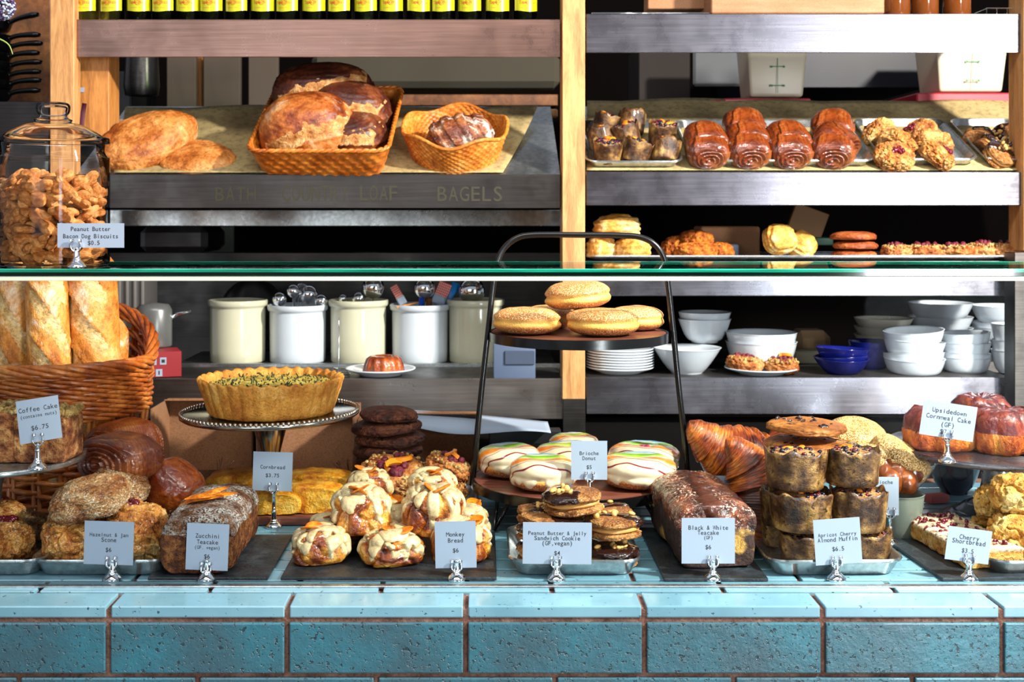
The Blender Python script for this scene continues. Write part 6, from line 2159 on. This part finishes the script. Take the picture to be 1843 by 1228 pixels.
card('tilted white card reading Cherry Shortbread', 1744, 1052, (1704, 1783, 952, 1012), 2.12, [('Cherry', 968, 2), ('Shortbread', 976, 2), ('$3.5', 992, 0)], roll=.13)

# pale scones at the right edge
def ps_mk(s):
    v, f = blob(.12, .11, .085, .88, .16, 2.2, s, .4, 6, 4, .16, rough=.03)
    return lambda: ob('pale_scone', one('pale_scone', (v, f), 'palescone'))
for i, (bx_, D, lab, z, k) in enumerate([
    ((1778, 905, 1885, 1008), 2.24, 'pale craggy scone, bottom front at the right edge', CT + FT, 1),
    ((1746, 900, 1835, 968), 2.36, 'browner scone behind, low at the right edge', CT + FT, 2),
    ((1783, 846, 1870, 925), 2.26, 'pale craggy scone on top of the right edge pile', None, 2),
    ((1752, 866, 1815, 930), 2.33, 'small pale scone tucked behind the top one', None, 1)]):
    F_('ps%d' % k, ps_mk(120 + k), (.12, .11, .085), bx_, D, lab, 'scone', (0, 0, i * 1.4), 'pale scones at the right edge', z)

# ================================================================== MIDDLE ROW
# pains au chocolat and kouign-amann on a dark tray
kt = solo('baking_tray', one('baking_tray', pan_mesh(.30, .22, .02), 'alu', 'auto'), 'metal tray under the dark glazed pastries behind the scones', 'tray', (P(245, 0, 2.60).x, 2.62, CT + .0006), (0, 0, 0))
rm2 = [one('laminated_roll', g_roll(.13, .12, .085, s, 6, .06, 3, 6), 'roll_choc' if s == 5 else 'roll') for s in (5, 6)]
def lr_(x0, y0, x1, y1, D, me, lab, rot, z=None):
    s = m(x1 - x0, D) / .13
    p = P((x0 + x1) / 2, y1, D)
    hs_ = m(y1 - y0, D) / .085
    if z is not None: p.z = z
    return solo('laminated_roll', me, lab, 'pastry', p, rot, 'laminated rolls behind the scones', (s, s, hs_ * .92))
lr_(150, 870, 270, 950, 2.52, rm2[1], 'laminated roll at the bottom of the pile, mostly hidden', (0, 0, .2), CT + .006)
lr_(235, 880, 335, 950, 2.62, rm2[1], 'laminated roll behind the glazed pastry, mostly hidden', (0, 0, .2), CT + .006)
lr_(163, 750, 292, 835, 2.50, rm2[1], 'upper laminated roll with swirled top against the basket', (.1, -.05, -.75))
lr_(147, 775, 285, 858, 2.38, rm2[0], 'dark laminated roll showing its spiral end', (0, .05, -.45))
v, f = blob(.125, .11, .085, .78, .05, 1.8, 131, .3, 6, 4, .02)
solo('glazed_pastry', one('glazed_pastry', (v, f), 'kouign'), 'very glossy caramelised pastry behind the teacake', 'pastry', P(297, 0, 2.42) + Vector((0, 0, -P(297, 0, 2.42).z + CZ - (928 - 380) * 2.42 / F + .018)), (.15, .55, -.35), None, (.98, 1, 1.15))
cdm = solo('loose_card', one('loose_card', box(.04, .0008, .05, 0), 'cardface', False), 'small white card partly hidden behind the glossy pastry, ending in mann', 'price card', P(295, 872, 2.66), (0, 0, 0))
ob('lettering', lettering([('mann', .0052, .0062, .012, .020)], 'ink'), cdm)
# cardboard boxes behind
def open_box(x0, x1, y0, y1, D, dep, lab, rz=0):
    a, b = P(x0, y1, D), P(x1, y0, D)
    wd, ht = b.x - a.x, b.z - CT
    t = root('cardboard_box', lab, 'cardboard box', ((a.x + b.x) / 2, D + dep / 2, CT + .001), (0, 0, rz), 'open cardboard boxes under the shelf')
    bd = MB()
    th = .003
    bd.add(*box(wd, th, ht, 0), mat=TR(0, dep / 2, 0))
    bd.add(*box(th, dep, ht, 0), mat=TR(-wd / 2, 0, 0))
    bd.add(*box(th, dep, ht, 0), mat=TR(wd / 2, 0, 0))
    bd.add(*box(wd, dep, th, 0))
    bd.add(*box(wd, th, ht * .25, 0), mat=TR(0, -dep / 2, 0))
    ob('walls', bd.mesh('walls', 'kraftdark', False), t)
    fl_ = MB()
    fl_.add(*box(wd, .05, th, 0), mat=TR(0, dep / 2 - .02, ht - .004, -.2))
    ob('flap', fl_.mesh('flap', 'kraftdark', False), t)
    return t
open_box(272, 452, 737, 872, 2.80, .16, 'open cardboard box left of the beaded cake stand')
open_box(462, 636, 745, 872, 2.80, .16, 'open cardboard box right behind the beaded cake stand')
open_box(645, 860, 757, 872, 2.86, .12, 'cardboard box behind the dark cookie stack')
# clear bag corners
for px, lab in [(388, 'crumpled clear bag beside the cornbread, left'), (635, 'crumpled clear bag right of the cornbread')]:
    v, f = lathe([(.016, 0), (.014, .03), (.009, .06), (.012, .075), (.017, .085)], 40, lambda TH, R, Z: (R * (1 + .3 * np.sin(TH * 5 + Z * 60)), Z))
    p = onc(px, 880); p.y = 2.74; p.x = (px - X0) * 2.74 / F
    solo('clear_bag', one('clear_bag', (v, f), 'jarglass'), lab, 'bag', p, (0, .25 if px < 500 else -.3, 0), 'crumpled clear bags')
# white paper lying under the shelf
v = []
for j in range(6):
    for i in range(30):
        s = i / 29
        v.append((P(735 + 255 * s, 0, 2.9).x, 2.86 + j * .03, CZ - (752 + 22 * s ** 1.2 - 380) * 2.9 / F - .012 * (j == 0) * (1 + math.sin(s * 5)) + .0))
wp = solo('white_paper', one('white_paper', (np.array(v), gridfaces(6, 30)), 'cardface'), 'white paper sheet draped over the box under the left shelf', 'paper')
wp.modifiers.new('t', 'SOLIDIFY').thickness = .001
rbx('black_grill', 'black ribbed grate under the shelf beside the doughnuts', 'grate', 880, 776, 1010, 800, 2.92, .05, 'blackmatte')
# chocolate cookies stack
chk = [cookie_mesh(s, .055, .02, 'choccookie') for s in (141, 142)]
Dk = 2.72
prev = CT + .02
ysk = [(650, 768, 850, 890), (640, 765, 832, 870), (645, 762, 812, 850), (636, 760, 794, 832), (642, 762, 776, 815), (636, 756, 757, 796), (648, 752, 735, 778)]
nms = ['lowest', 'second lowest', 'third lowest', 'middle', 'third from top', 'second from top', 'topmost']
for i, (x0, x1, y0, y1) in enumerate(ysk):
    s = m(x1 - x0, Dk) / .11
    p = P((x0 + x1) / 2, 0, Dk); p.z = CT + .021 + i * .0262
    solo('chocolate_cookie', chk[i % 2], f'{nms[i]} dark chocolate cookie of the tall stack', 'cookie', p, (.06 * (i % 2), .03 * (1 - i % 3), i * 1.1), 'dark chocolate cookie stack', (s, s, 1.3))
ct_ = solo('baking_tray', one('baking_tray', pan_mesh(.27, .22, .022), 'alu', 'auto'), 'metal tray under the fruit danishes and cookie stack', 'tray', (P(745, 0, 2.62).x, 2.64, CT + .0006))
dd = [danish(151), danish(152), danish(153, fruit='both')]
for i, (bx_, D, lab, rot, k) in enumerate([
    ((652, 812, 770, 872), 2.56, 'raspberry and peach danish under the cookie stack', (.35, 0, .3), 0),
    ((758, 803, 845, 862), 2.57, 'raspberry and peach danish at the right with a big peach slice', (.35, .1, 1.3), 1),
    ((700, 845, 800, 905), 2.52, 'crumbly danish lower down between the monkey breads', (.1, 0, 2.4), 2),
    ((775, 852, 842, 905), 2.54, 'crumbly danish at the lower right of its heap', (.1, 0, 3.3), 0),
    ((655, 860, 730, 910), 2.60, 'danish at the bottom left of its heap', (0, 0, 5), 1)]):
    F_('dd%d' % k, dd[k], (.096, .09, .042), bx_, D, lab, 'danish', rot, 'fruit danishes heaped behind the monkey bread')
# cornbread
crt = solo('serving_tray', one('serving_tray', box(m(190, 2.5), .20, .018, .004, 2), 'walnut', False), 'brown wooden serving tray under the cornbread', 'tray', (P(525, 0, 2.60).x, 2.58, CT + .001))
def cb_mk(s):
    v, f = g_loaf(.17, .085, .055, .22, s, .05, 50, 90, taper=.02, e=4)
    return lambda: ob('cornbread', one('cornbread', (v, f), 'corn'))
F_('cb1', cb_mk(161), (.17, .085, .055), (392, 852, 545, 906), 2.53, 'golden cornbread, front left piece behind its card', 'cornbread', (0, 0, .05), 'golden cornbread pieces', CT + .020)
F_('cb2', cb_mk(162), (.17, .085, .055), (500, 846, 622, 906), 2.535, 'golden cornbread, front right piece', 'cornbread', (0, 0, -.04), 'golden cornbread pieces', CT + .020)
F_('cb1', cb_mk(161), (.17, .085, .055), (372, 826, 505, 880), 2.63, 'golden cornbread, rear left piece', 'cornbread', (0, 0, .02), 'golden cornbread pieces', CT + .030)
F_('cb2', cb_mk(162), (.17, .085, .055), (505, 826, 640, 880), 2.63, 'golden cornbread, rear right piece', 'cornbread', (0, 0, -.02), 'golden cornbread pieces', CT + .030)
card('white card reading Cornbread', 493, 914, (455, 526, 814, 884), 2.47, [('Cornbread', 841, 3), ('$3.75', 856, 3)], roll=.03, zfoot=CT + .0005)

# croissants
ct2 = solo('baking_tray', one('baking_tray', pan_mesh(.30, .26, .02), 'alu', 'auto'), 'metal tray under the big croissants', 'tray', (P(1352, 0, 2.60).x, 2.64, CT + .0006))
def cr_mk(s, **k):
    v, f, lam = g_croissant(seed=s, **k)
    return MB().add(v, f, None, lam).mesh('croissant', 'croissant')
crm = [cr_mk(1, L=.23, r=.047, bend=1.9), cr_mk(2, L=.22, r=.046, bend=1.7, segs=9)]
def cro(px, py, D, me, lab, rot, s=1.0):
    p = P(px, py, D)
    return solo('croissant', me, lab, 'croissant', p, rot, 'big flaky croissants', s)
cro(1296, 900, 2.48, crm[0], 'frontmost glossy croissant standing on end beside the tiered stand', (.25, -1.35, 1.35), 1.22)
cro(1318, 790, 2.62, crm[1], 'croissant arching at the top of the pile, beside the tiered stand', (1.15, .25, .25), 1.32)
cro(1392, 872, 2.60, crm[1], 'tall flaky croissant leaning left of the muffin tower', (.3, -1.15, .2), 1.3)
cro(1345, 905, 2.66, crm[0], 'croissant at the bottom rear of the pile', (0, 0, .5), 1.0)
cro(1300, 930, 2.58, crm[1], 'croissant lying low behind the blank card', (0, 0, -.3), .9)
card('blank-looking white card behind the black and white teacake', 1292, 912, (1256, 1324, 857, 930), 2.46, [], zfoot=CT + .0005)
# seeded bagels in a footed bowl
fbD = 2.50
fb = root('footed_bowl', 'white footed bowl heaped with sesame bagels', 'bowl', P(1600, 0, fbD))
fb.location.z = CT
hb = zpy(828, fbD)
rbw = m(82, fbD)
ob('bowl', one('bowl', (lambda g: (g[0] + np.array([0, 0, hb * .5]), g[1]))(bowl_g(rbw, hb * .5, .42, .005, .6)), 'white'), fb)
ob('foot', one('foot', lathe([(.0001, 0), (.048, 0), (.05, .006), (.040, .02), (.036, hb * .35), (.04, hb * .52), (.0001, hb * .52)], 56), 'white'), fb)
ses = [one('sesame_bagel', g_donut(.055, .052, s, .25), 'sesame') for s in (1, 2)]
for i, (px, py, D, sc, lab, rot) in enumerate([(1538, 806, 2.54, 1.10, 'sesame bagel at the top, just behind the muffin cookies', (.30, .05, 0)), (1606, 846, 2.46, 1.15, 'sesame bagel hanging over the right side of the footed bowl', (.55, .12, 1)), (1556, 846, 2.44, 1.0, 'sesame bagel low in the footed bowl, mostly hidden', (.3, .1, 2))]):
    p = P(px, py, D)
    solo('sesame_bagel', ses[i % 2], lab, 'bagel', p, rot, 'sesame bagels in the footed bowl', sc)
bro = one('brioche_bun', blob(.05, .05, .05, 1, .05, 2, 5, .3, 4), crust('glossy_brown_bun', [(.3, '#3a1608'), (.5, '#7a3a12'), (.7, '#a85f22')], 12, 60, .3, .002, .25, coat=.4))
for i, (px, py, D) in enumerate([(1588, 862, 2.415), (1612, 872, 2.41), (1640, 868, 2.42), (1604, 886, 2.40), (1630, 888, 2.40)]):
    solo('brioche_bun', bro, ['small glossy brown bun, leftmost beside the hidden card', 'small glossy brown bun, upper middle under the bagels', 'small glossy brown bun, rightmost on the bowl rim', 'small glossy brown bun, lower left just above the shortbread', 'small glossy brown bun, lower right of its group'][i], 'bun', P(px, py, D), (0, 0, i), 'small glossy buns before the footed bowl', .95)
bd_ = solo('bun_dish', one('bun_dish', bowl_g(.050, zpy(888, 2.40), .7, .004, .6), plain('shaded_white_glaze', '#6f766c', .2)), 'small white dish holding the glossy brown buns', 'dish', (P(1616, 0, 2.40).x, 2.40, CT + .0005))  # shade on the white dish is put into its grey-green colour
c_ = card('white card ending in che behind the muffin tower', 1602, 935, (1562, 1618, 859, 928), 2.34, [('Brioche', 868, 3), ('$4', 896, 3)], zfoot=CT + .0005)
# black bowl under the right stand
bb = solo('black_bowl', one('black_bowl', bowl_g(m(58, 2.80), .135, .40, .005, .6), 'navy'), 'big glossy black bowl behind the right cake stand', 'bowl', (P(1710, 0, 2.80).x, 2.775, CT + .0005))
solo('pink_packet', one('pink_packet', box(.05, .03, .02, .008, 2), plain('pink_cloth', '#b85a58', .8), 'auto'), 'small pink cloth bundle at the foot of the black bowl', 'cloth', (P(1674, 0, 2.72).x, 2.68, CT + .0005), (0, 0, .3))
0 and rbx('steel_lid', 'flat steel dish rim behind the sesame bagels', 'dish', 1545, 776, 1602, 783, 2.78, .1, 'alu', .002)
